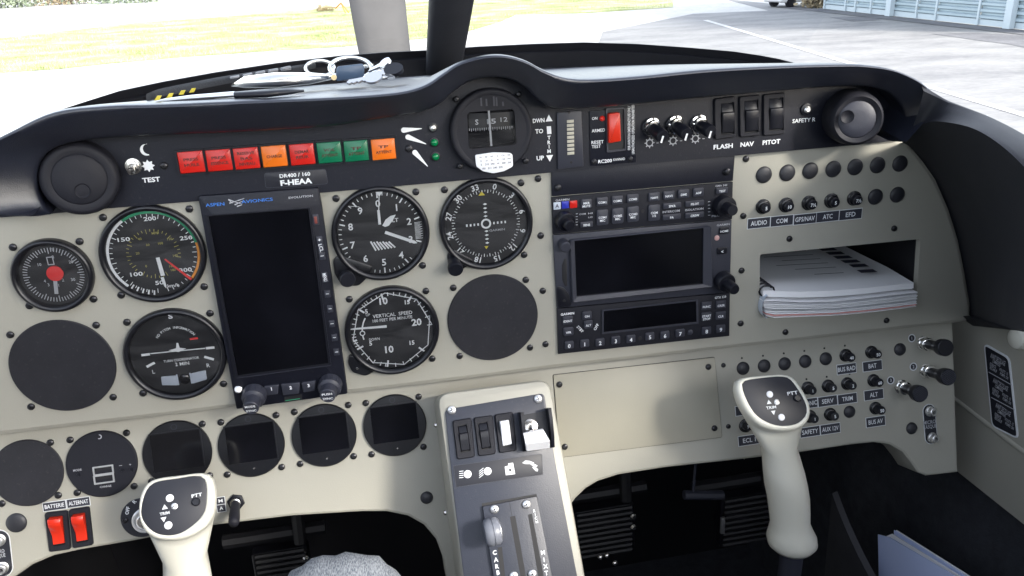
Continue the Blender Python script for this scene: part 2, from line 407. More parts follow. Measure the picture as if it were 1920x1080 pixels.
# painted line
l0, l1 = ground(1345, 45), ground(1920, 217); ld = (l1 - l0).normalized(); ln = V((-ld.y, ld.x, 0)) * .055
a, b = l0 - ld * 1.0, l1 + ld * 4
flat('taxi_line', [(a + ln)[:2], (a - ln)[:2], (b - ln)[:2], (b + ln)[:2]], 'paintl', .008)
flat('patch', [gp(1745, 64), gp(1830, 62), gp(1960, 70), gp(1990, 110), gp(1900, 85), gp(1830, 76)], 'wet', .008)
flat('patch', [gp(1555, 33), gp(1640, 32), gp(1650, 38), gp(1600, 41)], 'wet', .008)
# kerb strip before the doors
q = [hd0 - hdir * 1.5, hd0 + hdir * 14]; mb = MB()
mb.add([(q[0].x, q[0].y, .012), (q[1].x, q[1].y, .012), ((q[1] + hn * .5).x, (q[1] + hn * .5).y, .012), ((q[0] + hn * .5).x, (q[0] + hn * .5).y, .012)], [(0, 1, 2, 3)])
struct('kerb_strip', build('kerb_strip', mb, 'wet', 1.0, smooth=False))
# grass strip with real blades
GR = [gp(-500, 205), gp(0, 137), gp(110, 130), gp(200, 120), gp(350, 107), gp(520, 95), gp(640, 88), gp(800, 72), gp(875, 60), gp(937, 42), gp(968, 28), gp(1100, 25), gp(1262, 14), gp(1262, -2), gp(980, -6), gp(720, 6), gp(480, 26), gp(250, 44), gp(0, 72), gp(-500, 120)]
flat('lawn', GR, 'grass', .006)
def inpoly(x, y, P):
    c = False; j = len(P) - 1
    for i in range(len(P)):
        if (P[i][1] > y) != (P[j][1] > y) and x < (P[j][0] - P[i][0]) * (y - P[i][1]) / (P[j][1] - P[i][1]) + P[i][0]: c = not c
        j = i
    return c
mb = MB(); n_ = 0; random.seed(3)
while n_ < 26000:
    px = random.uniform(-100, 1262); py = random.uniform(-5, 150); g = ground(px, py)
    if not inpoly(g.x, g.y, GR): continue
    n_ += 1; h = random.uniform(.02, .06) * (1 + .8 * math.sin(g.x * 1.7) * math.sin(g.y * 2.3)); a = random.uniform(0, 6.28); wd = .006
    dx, dy = math.cos(a) * wd, math.sin(a) * wd; lx, ly = random.uniform(-.03, .03), random.uniform(-.03, .03)
    mb.mi(random.choice((0, 0, 1)))
    mb.add([(g.x - dx, g.y - dy, .004), (g.x + dx, g.y + dy, .004), (g.x + lx, g.y + ly, .008 + h)], [(0, 1, 2)])
K['blade'] = mat('grass_blade', (.38, .43, .17), .8); K['blade2'] = mat('dry_grass_blade', (.60, .58, .33), .8)
struct('grass', build('grass', mb, ['blade', 'blade2'], 1.0, smooth=False), 'stuff')

# hangar: corrugated doors, posts, kerb line
hang = bpy.data.objects.new('hangar', None); link(hang); hang.location = hd0
hang.rotation_euler = (0, 0, math.atan2(hdir.y, hdir.x)); props(hang, 'pale blue corrugated hangar with sliding doors beyond the apron', 'hangar')
bpy.context.view_layer.update()
hinv = hang.matrix_basis.inverted()
def hx(px, py): return (hinv @ ground(px, py)).x
side = 1 if (hang.matrix_basis.to_3x3() @ V((0, 1, 0))).dot(hn) > 0 else -1
xs = [hx(1548, 18), hx(1590, 22), hx(1608, 24), hx(1638, 27), hx(1681, 31), hx(1733, 35.5), hx(1776, 39), hx(1845, 48), hx(1903, 55)]
st = xs[-1] - xs[-2]; xs += [xs[-1] + st * k for k in (1,)]
Hh = 2.9
def hpart(name, mb, m):
    o = bpy.data.objects.new(name, build(name, mb, m, 1.0, angle=50)); link(o, hang); return o
for i in range(len(xs) - 1):
    mb = MB(); a, b = xs[i] + .012, xs[i + 1] - .012; prof = []; z = .12
    while z < Hh:
        prof += [(0, z), (.045, z + .02), (.045, z + .06), (0, z + .08)]; z += .11
    vs = []; fs = []
    for k, (o_, z) in enumerate(prof):
        vs += [(a, side * o_, z), (b, side * o_, z)]
        if k: fs.append((2 * k - 2, 2 * k - 1, 2 * k + 1, 2 * k))
    mb.add(vs, fs); hpart('door_leaf', mb, 'hang')
    mb = MB(); mb.box(((a + b) / 2, 0, .07), (b - a, .05, .10)); hpart('kick_rail', mb, 'hangf')
for i, x in enumerate(xs):
    wd = .16 if i in (4, 8, 12) else .045
    mb = MB(); mb.box((x, side * (.09 if wd > .1 else .045), Hh / 2 + .02), (wd, .1 if wd > .1 else .03, Hh)); hpart('door_post', mb, 'hangf')
mb = MB(); mb.box(((xs[0] + xs[-1]) / 2, -side * 4, Hh + .25), (xs[-1] - xs[0] + .6, 8.6, .3)); mb.box(((xs[0] + xs[-1]) / 2, -side * 8, Hh / 2), (xs[-1] - xs[0], .12, Hh)); hpart('roof', mb, 'hang')
mb = MB(); mb.box((xs[0] + .06, -side * 4, Hh / 2), (.12, 7.9, Hh)); hpart('side_wall', mb, 'hang')

# far things: hedge at the far left, parked car and dry shrub by the hangar end, dead branch on the lawn
def leafy(name, label, cat, c, size, n, m, group=None):
    mb = MB()
    for _ in range(n):
        p = V((random.gauss(0, .38), random.gauss(0, .38), abs(random.gauss(.45, .3)))); p = V((c[0] + p.x * size[0], c[1] + p.y * size[1], p.z * size[2]))
        s = random.uniform(.04, .10) * max(size[2], .8); u = V((random.gauss(0, 1), random.gauss(0, 1), random.gauss(0, 1))).normalized() * s; v = u.orthogonal().normalized() * s * .6
        mb.add([p - u, p + v, p + u, p - v], [(0, 1, 2, 3)])
    e = bpy.data.objects.new(name, None); link(e); props(e, label, cat, group)
    f = bpy.data.objects.new('foliage', build('foliage', mb, m, 1.0, smooth=False)); link(f, e)
    tb = MB(); tb.tube([(c[0], c[1], 0), (c[0] + .03, c[1], size[2] * .6)], [.05, .02]); s_ = bpy.data.objects.new('stem', build('stem', tb, 'wet', 1.0)); link(s_, e)
K['leaf2'] = gmat('dry_leaves', [(.34, .27, .17), (.50, .42, .28)], 2)
for i, (px, py, sz, m, lb) in enumerate([(-20, 17, 2.6, 'leaf', 'dull green bush beyond the pale strip at the frame edge'), (35, 14, 2.0, 'leaf', 'second green bush of the far bush row'), (90, 10, 1.6, 'leaf2', 'reddish dry bush between the green bushes of the far row'),
                                     (135, 8, 1.4, 'leaf2', 'small yellowish bush ending the dense part of the far row'), (200, 6, 2.2, 'leaf', 'pale green bush standing past the gap in the far row'), (265, 5, 2.0, 'leaf', 'last green bush of the far row towards the propeller')]):
    g = ground(px, py); leafy('bush', lb, 'bush', (g.x, g.y), (sz * .9, sz * .5, sz * .55), 700, m, 'bushes across the far strip')
g = ground(1528, 15); leafy('bush', 'low dry bush at the end of the hangar wall', 'bush', (g.x, g.y), (.5, .4, .5), 500, 'leaf2')
def dry_branch():
    mb = MB(); g0 = ground(596, 23); g1 = ground(630, 21); g2 = ground(654, 28); k = (g0 - CAMW).length / FPX; h = lambda p, y: (p.x, p.y, y * k)
    mb.mi(0).tube([h(g0, 4), h(g0.lerp(g1, .5), 9), h(g1, 6)], [2 * k, 3 * k, 1.2 * k], 6)
    for _ in range(90):
        t = random.random() ** 1.4; p = g0.lerp(g1, t * .8); q_ = V((p.x + random.uniform(-6, 6) * k, p.y + random.uniform(-8, 8) * k, random.uniform(4, 17) * k * (1 - t * .6)))
        mb.tube([(p.x, p.y, 2 * k), tuple(q_)], [.9 * k, .3 * k], 4)
    mb.mi(1).tube([h(g1, 5), h(g1.lerp(g2, .5), 16), h(g2, 4)], 1.3 * k, 6); mb.tube([h(g1.lerp(g2, .5), 15), h(g1.lerp(g2, .75), 2)], 1.0 * k, 6)
    o = bpy.data.objects.new('dead_branch', build('dead_branch', mb, ['leaf2', 'orange_m'], 1.0)); link(o); props(o, 'dry brown branch with an orange stake lying on the far grass edge', 'branch')
dry_branch()
def parked_car():
    g = ground(1497, 11); e = bpy.data.objects.new('parked_car', None); link(e); e.location = g; e.rotation_euler = (0, 0, R(12)); props(e, 'small white parked car beyond the end of the hangar', 'car')
    s = .42
    pr = [(-2.0, .35), (-2.05, .75), (-1.6, .92), (-1.0, 1.0), (-.4, 1.42), (.9, 1.45), (1.6, 1.0), (2.0, .9), (2.05, .4), (1.6, .28), (-1.6, .28)]
    mb = MB(); mb.prism([(x * s, z * s) for x, z in rounded(pr, .12)], -.8 * s, .8 * s, .12 * s, True); o = bpy.data.objects.new('body', build('body', mb, 'body', 1.0)); link(o, e)
    for sy in (-1, 1):
        mb = MB(); mb.prism([(x * s, z * s) for x, z in rounded([(-.8, 1.02), (-.35, 1.34), (.8, 1.36), (1.3, 1.02)], .06)], .8 * s * sy, (.8 * s + .006) * sy); o = bpy.data.objects.new('window', build('window', mb, 'screen', 1.0)); link(o, e)
        for x in (-1.25, 1.25):
            mb = MB(); mb.rev((x * s, sy * .62 * s, .32 * s), (x * s, sy * .84 * s, .32 * s), [(.32 * s, 0), (.32 * s, .2 * s), (.2 * s, .22 * s)], cap0=True); o = bpy.data.objects.new('wheel', build('wheel', mb, 'plastic', 1.0)); link(o, e)
parked_car()

# ------------------------------------------------------------------ glareshield, windscreen base, side trim
IN = [(95, 402), (76, 378), (67, 345), (71, 310), (90, 285), (130, 268), (210, 258), (330, 252), (450, 247), (600, 238), (700, 224), (765, 214), (800, 207), (828, 192), (850, 172), (880, 153), (920, 145), (960, 150), (990, 168), (1010, 188), (1035, 202), (1075, 204), (1180, 196), (1330, 182), (1480, 169), (1560, 163), (1620, 162), (1665, 173), (1693, 200), (1698, 232), (1670, 265)]
OU = [(60, 404), (-30, 396), (-62, 350), (-60, 305), (-40, 280), (20, 247), (100, 211), (200, 199), (300, 196), (460, 189), (600, 184), (700, 178), (760, 171), (800, 158), (830, 138), (860, 119), (905, 106), (945, 104), (985, 114), (1020, 132), (1060, 146), (1110, 149), (1200, 143), (1320, 131), (1450, 124), (1560, 121), (1620, 122), (1680, 132), (1735, 160), (1752, 196), (1698, 265)]
X0C = 92.0
def yback(x): return -40 + 340 * math.sqrt(max(.0, 1 - ((x - X0C) / 372) ** 2))
IC = catmull(IN, 6); OC = catmull(OU, 6)
def crest(i):
    x, y = OC[i]; p = pmain(x, y, 46); return p
rings = []
for i in range(len(IC)):
    a = pmain(*IC[i], 28); o = pmain(*OC[i], 46)
    f = lambda t, d: V((a.x + (o.x - a.x) * t, -d, a.z + (o.z - a.z) * t))
    nrm = V((o.x - a.x, 0, o.z - a.z)); L = nrm.length; nrm.normalize()
    top = max(0, min(1, (nrm.z - .15) / .5))          # 1 where the rim faces up
    pts = [V((a.x + nrm.x * 3, -3.5, a.z + nrm.z * 3)), V((a.x + nrm.x * .5, -22, a.z + nrm.z * .5)), f(0, 26.5), f(.05, 29), f(.15, 31), f(.4, 37), f(.65, 42.5), f(.82, 46), f(.92, 47.5), f(.98, 46.8), f(1.0, 44), f(1.02, 40)]
    xb = X0C + (o.x - X0C) * .93; yb = yback(xb); zb = 96
    bump = max(0, o.z - 116)
    e0 = V((o.x, -34, o.z + .8))
    for t in (.12, .25, .4, .6, .8, 1.0):
        q_ = V((o.x + (xb - o.x) * t, -34 + (yb + 34) * t, (o.z + .8 - bump) * (1 - t) + zb * t + bump * math.exp(-(t * 6.0) ** 2 * .6)))
        r_ = V((o.x, -34 + 60 * t, o.z))
        pts.append(r_.lerp(q_, top))
    rings.append([tuple(p) for p in pts])
t = Thing('glareshield', 'matte black hood arching over the instrument panel with a hump above the compass', 'glareshield')
m = MB(); m.loft(rings, closed=False); t.solo(m, 'hood', angle=60)
# windscreen base frame: black ribbon following the screen, found where rays meet the curved surface
def ribbon_hit(x, y):
    v = ray(x, y); lo, hi = None, None; prev = None
    for k in range(4000):
        q_ = CAM_LOC + v * (200 + k * .4)
        g_ = q_.y - yback(q_.x)
        if prev is not None and prev < 0 <= g_: return q_
        prev = g_
    return q_
RT = [(95, 212), (150, 194), (220, 172), (300, 155), (400, 137), (520, 119), (640, 105), (720, 99), (800, 95), (900, 88), (1000, 83), (1100, 80), (1200, 83), (1300, 90), (1380, 97), (1430, 104.5), (1462, 110.5), (1495, 119)]
hits = [ribbon_hit(*p) for p in RT]
r0 = []
for h in hits:
    y = h.y; r0.append([(h.x, y, 88), (h.x, y, h.z - 9), (h.x, y + 5, h.z - 7), (h.x, y + 3, h.z), (h.x, y + 14, h.z), (h.x, y + 16, 80)])
t = Thing('windscreen_frame', 'black curved frame at the foot of the windscreen behind the glareshield', 'windscreen frame')
m = MB(); m.loft(r0, closed=False); 
t.part('frame_rail', m, 'matt', angle=30)
# centre pillar and acrylic screen up to the roof
ROOF_Y, ROOF_Z = -400, 470
def scr(h, s):
    q_ = V((h.x * (1 - .12 * s), ROOF_Y, ROOF_Z - abs(h.x - X0C) ** 2 * .0007)); b_ = V((h.x, h.y + 8, h.z - 2)); m_ = (q_ + b_) / 2 + V((0, 40, 60))
    return b_ * (1 - s) ** 2 + m_ * 2 * s * (1 - s) + q_ * s * s
m = MB(); m.loft([[tuple(scr(h, k / 10)) for k in range(11)] for h in hits], closed=False)
t.part('screen_pane', m, 'wind', angle=180)
pb = pmain(831, 132, -300)
def pil(s): return scr(V((pb.x, 291, pb.z)), s)
rr = []
p_top = pmain(846, 0, -165)
for k in range(9):
    s = k / 8; c = pb.lerp(p_top, s) if k <= 8 else None
    wd = 17.5 + 6 * s; th = 9
    dirv = (p_top - pb).normalized(); c = pb + (p_top - pb) * (s * 4.2 - .15); nn = V((0, -dirv.z, dirv.y)); nn.normalize()
    if nn.y > 0: nn = -nn
    ring = [(wd, -th), (wd + 2, 0), (wd, th), (wd - 3, th + 2.5), (-wd + 3, th + 2.5), (-wd, th), (-wd - 2, 0), (-wd, -th)]
    rr.append([tuple(c + V((x, 0, 0)) + nn * y) for x, y in ring])
m = MB(); m.loft(rr, cap0=True, cap1=True); t.part('centre_pillar', m, 'pillar', angle=40)
# right hand side trim: arch running from the hood down beside the panel
SI = [(1728, 156, 46), (1752, 171, 50), (1776, 186, 60), (1800, 196, 70), (1860, 220, 98), (1925, 254, 134), (1990, 300, 170), (2040, 390, 195), (2060, 500, 210), (2060, 640, 215)]
KI = [(1697, 263, 31), (1712, 246, 38), (1733, 232, 52), (1765, 228, 76), (1830, 243, 122), (1895, 288, 165), (1945, 350, 190), (1955, 430, 200), (1938, 520, 200), (1916, 619, 200)]
NI = [(1690, 268, 1), (1702, 272, 1), (1716, 284, 1), (1735, 303, 1), (1757, 335, 1), (1782, 392, 1), (1800, 450, 1), (1812, 510, 1), (1820, 560, 1), (1824, 611, 1)]
rings = []
SC, KC, NC = catmull(SI, 5), catmull(KI, 5), catmull(NI, 5)
for i in range(len(SC)):
    s_, k_, n_ = pmain(*SC[i]), pmain(*KC[i]), pmain(*NC[i])
    o_ = s_ + V((8, 40, -6)); mid = k_.lerp(s_, .5) + V((0, -6, 0))
    kn = k_.lerp(n_, .12) + V((0, -2, 0)); km = k_.lerp(n_, .5); kq = n_.lerp(k_, .1)
    rings.append([tuple(p) for p in (n_ + V((6, 30, 0)), n_, kq, km, kn, k_, k_.lerp(s_, .08) + V((0, -4, 0)), mid, s_.lerp(k_, .12) + V((0, -5, 0)), s_.lerp(k_, .03), s_ + V((2, 6, -1)), o_)])
t = Thing('side_trim', 'black moulded trim curving from the glareshield down beside the panel', 'trim')
m = MB(); m.loft(rings, closed=False); m.add(rings[-1], [tuple(range(12))]); t.part('arch', m, 'trim', angle=50)
for x, y in ((1845, 224), (1857, 231)):
    q_ = pmain(x, y, 80); m = MB(); m.rev(tuple(q_ + V((0, 3, 0))), tuple(q_ + V((0, -6, 3))), [(2.2, 0), (2.2, 5), (1.2, 6)]); t.part('clip', m, 'steel')

# ------------------------------------------------------------------ propeller outside
def propeller():
    Yp = -1150
    def bl(x, y, d=Yp): return pmain(x, y, d)
    e = Thing('propeller', 'grey propeller blade standing upright beyond the windscreen', 'propeller')
    hub = V((95, 1150, -470))
    secs = [((648, -190), (745, -190)), ((650, -90), (754, -90)), ((654, 0), (761, 0)), ((663, 50), (766, 50)), ((672, 97), (771, 97)), ((690, 200), (775, 200)), ((735, 330), (800, 330))]
    rr = []
    for (ax, ay), (bx, by) in secs:
        a_, b_ = bl(ax, ay), bl(bx, by); c = (a_ + b_) / 2; h = (b_ - a_) / 2
        rr.append([tuple(c + h * math.cos(k * math.pi / 6) + V((0, math.sin(k * math.pi / 6) * h.length * .14 + math.cos(k * math.pi / 6) * 16, 0))) for k in range(12)])
    rr.append([tuple(hub + V((math.cos(k * math.pi / 6) * 28, math.sin(k * math.pi / 6) * 28, 50))) for k in range(12)])
    m = MB(); m.loft(rr, cap0=True); e.part('blade', m, 'prop', angle=60)
    m = MB(); m.loft([[(2 * hub.x - x, y, 2 * hub.z - z) for x, y, z in r] for r in rr], cap0=True); e.part('blade', m, 'prop', angle=60)
    m = MB(); m.rev(tuple(hub - V((0, 90, 0))), tuple(hub + V((0, 200, 0))), [(110, 0), (112, 60), (90, 150), (50, 220), (5, 260)], cap0=True); e.part('spinner', m, 'body', angle=60)
propeller()
# nose cowling under the sight line
rr = []
for k, (y, zt, hw) in enumerate([(330, 60, 400), (560, -10, 330), (800, -110, 290), (1000, -230, 250), (1050, -290, 220)]):
    rr.append([(X0C + hw * math.cos(a * math.pi / 10), y, -480 + (zt + 480) * math.sin(a * math.pi / 10)) for a in range(11)])
t = Thing('cowling', 'white engine cowling below the windscreen in front of the cabin', 'cowling'); m = MB(); m.loft(rr, closed=False); m.add(rr[-1], [tuple(range(11))]); t.solo(m, 'body', angle=60)

# ------------------------------------------------------------------ panels
t = Thing('instrument_panel', 'beige painted instrument panel holding round gauges and the dark radio stack', 'instrument panel')
PB = [(-80, 827), (0, 818), (360, 776), (650, 740), (860, 715), (1040, 692), (1400, 651.5), (1808, 606)]
PR = [(1823, 600), (1822, 570), (1812, 510), (1800, 450), (1782, 392), (1757, 335), (1735, 303), (1716, 280), (1690, 240), (1640, 200), (1040, 230), (300, 290), (-80, 330)]
po = t.out(PB + PR); po = rounded(po, [0] * 7 + [10] + [0] * 13, 4) if False else po
hole = rounded(t.out([(1425, 477), (1726, 448), (1718, 572), (1424, 590)]), 2.2, 3)
i1, i4 = inset(po, 1.3), inset(po, 4.5)
m = MB()
def R3(o, d): return [(x, -d, z) for x, z in o]
if area(po) < 0: po, i1, i4 = po[::-1], i1[::-1], i4[::-1]
if area(hole) > 0: hole = hole[::-1]
m.loft([R3(po, -18), R3(po, -4.5), R3(i1, -1.3), R3(i4, 0)])
best = min(((V(a) - V(b)).length, i, j) for i, a in enumerate(i4) for j, b in enumerate(hole))
_, ii, jj = best
key = [i4[(ii + k) % len(i4)] for k in range(len(i4))] + [i4[ii]] + [hole[(jj + k) % len(hole)] for k in range(len(hole))] + [hole[jj]]
from mathutils.geometry import tessellate_polygon
tri = tessellate_polygon([[V((x, z, 0)) for x, z in i4], [V((x, z, 0)) for x, z in hole]])
allp = list(i4) + list(hole)
m.add(R3(allp, 0), [tuple(x) for x in tri])
hi = inset(hole, -.8) if False else hole
m.loft([R3(hole, 0), R3(hole, -6)])
t.part('face_plate', m, 'beige', angle=30)
m = MB(); hb_ = inset(hole, -.6); m.loft([R3(hb_, -6), R3(hb_, -190)], cap1=True); t.part('pocket_liner', m, 'deep')
screws(t, [(1399, 298), (1394, 405), (1480.5, 448), (1677, 428.6), (1390.6, 507.5), (1389, 606.7), (1473, 623), (1662.7, 601), (1009, 335), (1014, 442), (1018, 545.5), (1023, 645.6)])

t = Thing('lower_panel', 'beige lower panel strip with rounded knee cutouts below the main panel', 'lower panel', LOW)
LO = [(-90, 790), (-90, 1100), (25, 1085), (60, 1060), (100, 1043), (150, 1032), (250, 1015), (400, 986), (550, 968), (680, 960), (725, 960), (765, 968), (795, 985), (818, 1012), (832, 1050), (838, 1090), (1082, 1060), (1066, 955), (1080, 935), (1100, 916), (1122, 903), (1160, 891), (1250, 877), (1400, 861), (1500, 849), (1600, 834), (1640, 830), (1668, 834), (1692, 848), (1708, 868), (1720, 886), (1738, 893), (1797, 886), (1787, 585), (1400, 630), (900, 690), (400, 745)]
lo = t.out(LO); m = MB()
if area(lo) < 0: lo = lo[::-1]
a1, a3 = inset(lo, .8), inset(lo, 2.6)
m.loft([R3(lo, -30), R3(lo, -2.6), R3(a1, -.8), R3(a3, 0)])
tri = tessellate_polygon([[V((x, z, 0)) for x, z in a3]]); m.add(R3(a3, 0), [tuple(x) for x in tri])
t.part('face_plate', m, 'beige', angle=30)
screws(t, [(1356.7, 685), (1366, 799.6)], meshes=SCREWS_S)
m = MB()
for x, y in ((1391, 671.5), (1430.5, 667), (1469.5, 662.5), (1508, 658), (1545.5, 653), (1584, 648), (1512, 711), (1550, 706.5), (1593, 701)):
    q_ = t.p(x, y); m.lathe([(1.0, .05), (.9, .3)], q_[0], q_[1], n=10)
t.part('locating_hole', m, 'deep')

t = Thing('cover_plate', 'flat beige rectangular blanking plate with four black screws under the radio stack', 'cover plate', LOW, (1195, 765))
o = t.out([(1037, 703), (1339, 670), (1353, 819), (1050, 857)]); m = MB(); m.prism(rounded(o, 1.2, 2), .05, 1.4, .25)
t.part('plate', m, 'cover')
m = MB(); m.prism(inset(rounded(o, 1.2, 2), -.5), 0, .25); t.part('shadow_gap', m, 'deep')
screws(t, [(1049, 721), (1328.5, 688), (1340, 803), (1059, 838)], 1.4)

t = Thing('annunciator_panel', 'black strip panel under the glareshield carrying lamps compass and switches', 'switch panel')
SB = [(-75, 412), (60, 404), (190, 392), (371, 377), (597, 362), (1030, 324), (1376, 292), (1590, 273), (1690, 262)]
so = t.out(SB, 4)
tops = []
for i in range(len(IC) - 1, -1, -4):
    a_ = pmain(*IC[i], 28); o_ = pmain(*OC[i], 46); n_ = V((o_.x - a_.x, 0, o_.z - a_.z)).normalized()
    tops.append((a_.x + n_.x * 7, a_.z + n_.z * 7))
tops = [p for p in tops if p[1] > 45]
so = so + tops
m = MB(); 
if area(so) < 0: so = so[::-1]
tri = tessellate_polygon([[V((x, z, 0)) for x, z in so]]); m.loft([R3(so, .0), R3(so, 3.4), R3(so, 4)]); m.add(R3(so, 4), [tuple(x) for x in tri]); t.part('face_plate', m, 'black', angle=30)
SUBT = t
screws(t, [(767, 279), (307, 311), (1364, 322)], 4)

# ------------------------------------------------------------------ cabin round the camera
def cabin():
    def trim(name, label, cat, m, mt, angle=40):
        t = Thing(name, label, cat); return t.solo(m, mt, angle)
    # side wall right: plane X = WALLX, leaning edges from the photograph
    c0, c1, c2 = px_x(1795, 885, WALLX), px_x(1920, 985, WALLX), px_x(1920, 630, WALLX)
    sl = (c1.z - c0.z) / (c1.y - c0.y)
    yb = -1500
    w0 = V((WALLX, 40, c0.z + sl * (40 - c0.y))); w1 = V((WALLX, -900, c0.z + sl * 0.9 * (-900 - c0.y)))
    t = Thing('side_wall', 'beige cabin side wall panel beyond the pull knobs', 'cabin wall', WALL)
    o = [(-320, w0.z), (-320, 0), (0, 0), (180, 20), (300, 40), (900, 60), (1500, 60), (1500, w1.z), (900, w1.z), (-20, w0.z)]
    m = MB(); m.prism(o, -12, 0, 0, True); t.part('wall_panel', m, 'beige')
    # moulded crease running along the wall under the placard
    a_, b_ = t.p(1795, 752), t.p(1920, 848)
    dx = (b_[0] - a_[0], b_[1] - a_[1]); m = MB()
    m.tube([(a_[0] - dx[0] * .3, 1.2, a_[1] - dx[1] * .3), (b_[0] + dx[0] * 6, 1.2, b_[1] + dx[1] * 6)], 3.2, 12); t.part('armrest_moulding', m, 'beige')
    q_ = t.p(1916, 630); m = MB(); m.lathe([(11, 0), (11, 6), (9, 11), (5, 13.5)], q_[0] + 4, q_[1]); t.part('knob', m, 'ivory')
    # carpeted lower side and floor
    m = MB(); z0 = c0.z
    m.add([(WALLX + 16, 60, w0.z + 6), (WALLX + 16, -1500, w1.z + 6), (WALLX - 30, -1500, -760), (WALLX - 30, 640, -760), (WALLX - 20, 640, w0.z + 30)], [(0, 1, 2, 3, 4)])
    m.add([(WALLX - 60, 640, -760), (WALLX - 30, 640, -760), (WALLX - 30, -1500, -760), (WALLX - 60, -1500, -760)], [(0, 1, 2, 3)])
    trim('carpet_side', 'dark carpet lining the footwell side under the beige wall', 'carpet', m, 'carpet')
    m = MB(); m.add([(-430, 640, -700), (640, 640, -700), (640, -1500, -700), (-430, -1500, -700)], [(0, 1, 2, 3)]); trim('floor_carpet', 'dark carpet on the cabin floor under the pedals', 'carpet', m, 'carpet')
    m = MB(); m.add([(-430, 420, -720), (640, 420, -720), (600, 250, 30), (-390, 250, 30)], [(0, 1, 2, 3)]); m.add([(-390, 22, -10), (590, 22, -10), (600, 255, 28), (-390, 255, 28)], [(0, 1, 2, 3)]); m.add([(-395, 20, -140), (-395, 20, 28), (-395, 420, 28), (-395, 420, -720), (-395, 22, -720)], [(0, 1, 2, 3, 4)]); trim('firewall', 'black firewall behind the pedals', 'firewall', m, 'deep')
    # left wall
    m = MB(); m.prism([(-60, -760), (-60, 60), (-900, 90), (-1500, 90), (-1500, -760)], 0, 12, 0, True)
    v = [(-(WALLX - 2 * X0C) + y * 0 - 6, x, z) for x, y, z in m.v]; m.v = [(-395 - (y + 0), x, z) for x, y, z in m.v]; trim('side_wall', 'dark cabin wall on the pilot side outside the frame', 'cabin wall', m, 'cabin')
    # unseen canopy shell added to shade the upper panel, edges shaped for it
    m = MB(); rg = []
    for y, zb in ((-300, 95), (-356, 108), (-430, 135), (-510, 180), (-590, 245), (-700, 310), (-820, 370), (SHADE_BACK, 430)):
        P_ = []
        for k in range(25):
            a_ = R(-38) + (R(90) - R(-38)) * k / 24 if y <= -400 else R(55) + R(35) * k / 24
            c_ = math.cos(a_); z_ = 150 + 320 * c_ ** .8 if c_ > 0 else 150
            P_.append((X0C + math.sin(a_) * 515, y, z_))
        P_ = [(x, yy, max(z, zb)) for x, yy, z in P_]; P_.append((X0C + 515, y, zb))
        rg.append(P_)
    m.loft(rg, closed=False); trim('canopy_shade', 'unseen dark canopy shell added above the seats to shade the panel', 'roof', m, 'pillar')
    # rear bulkhead and two seats
    m = MB(); m.add([(-430, -1500, -760), (640, -1500, -760), (640, -1500, 150), (-430, -1500, 150)], [(0, 1, 2, 3)]); trim('rear_bulkhead', 'dark bulkhead closing the cabin behind the seats', 'bulkhead', m, 'cabin')
    for i, x in enumerate((-150, 330)):
        t = Thing('pilot_seat', ('dark seat on the pilot side behind the camera', 'dark seat on the passenger side behind the second stick')[i], 'seat', group='cabin seats')
        m = MB(); m.prism(rect(x, -520, 420, 130, 40), 560, 1060, 40, True); t.part('seat', m, 'cabin')
        rg = []
        for z, y, hw in ((-480, -1050, 210), (-300, -1110, 215), (-120, -1190, 190), (-70, -1205, 150)):
            rg.append([(x + hw * math.cos(a_), y + 55 * math.sin(a_), z) for a_ in [k * math.pi / 8 for k in range(16)]])
        m = MB(); m.loft(rg, cap0=True, cap1=True); t.part('backrest', m, 'cabin', angle=60)
SHADE_BACK = -960
cabin()

# rudder pedals with ribbed pads
def pedal(x0, y0, x1, y1, Y, label):
    a_, b_ = pmain(x0, y0, -Y), pmain(x1, y1, -Y)
    t = Thing('rudder_pedal', label, 'pedal', group='rudder pedals')
    w_, h = abs(b_.x - a_.x), abs(a_.z - b_.z); cx, cz = (a_.x + b_.x) / 2, (a_.z + b_.z) / 2
    m = MB(); m.prism(rect(cx, cz, w_, h, 5), -Y - 14, -Y, 2, True); t.part('pad', m, 'case')
    m = MB(); n = 9
    for k in range(n): m.tube([(cx - w_ / 2 + 4, Y - 1, cz - h / 2 + h * (k + .5) / n), (cx + w_ / 2 - 4, Y - 1, cz - h / 2 + h * (k + .5) / n)], 2.6, 6)
    t.part('tread', m, 'deep')
    m = MB(); m.tube([(cx + w_ / 2 - 8, Y + 8, cz + h / 2), (cx + w_ / 2 - 4, Y + 40, cz + h / 2 + 190)], 7); m.tube([(cx - w_ / 2 - 30, Y + 20, cz + h / 2 + 8), (cx + w_ / 2 + 20, Y + 20, cz + h / 2 + 8)], 8); t.part('lever', m, 'deep')
    for dz in (.28, .05):
        m = MB(); m.rev((cx + w_ / 2 - 3, Y - 2, cz + h * dz), (cx + w_ / 2 - 3, Y - 8, cz + h * dz), [(4, 0), (4, 3), (2, 5)]); t.part('bolt', m, 'steel')
pedal(1075, 962, 1190, 1032, 150, 'ribbed black rudder pedal beside the console')
pedal(1352, 936, 1450, 1010, 150, 'ribbed black rudder pedal behind the ivory stick grip')
pedal(470, 1040, 590, 1110, 150, 'ribbed black rudder pedal in the dark above the denim knee')
t = Thing('footwell_tube', 'thin grey control tube hanging behind the cover plate edge', 'tube'); a_, b_ = pmain(1308, 870, -60), pmain(1299, 925, -60); m = MB(); m.tube([tuple(a_ + V((0, 0, 30))), tuple(b_)], 1.6); m.tube([tuple(b_ + V((-10, 0, 0))), tuple(b_ + V((34, 0, -8)))], 5); t.solo(m, 'grey')
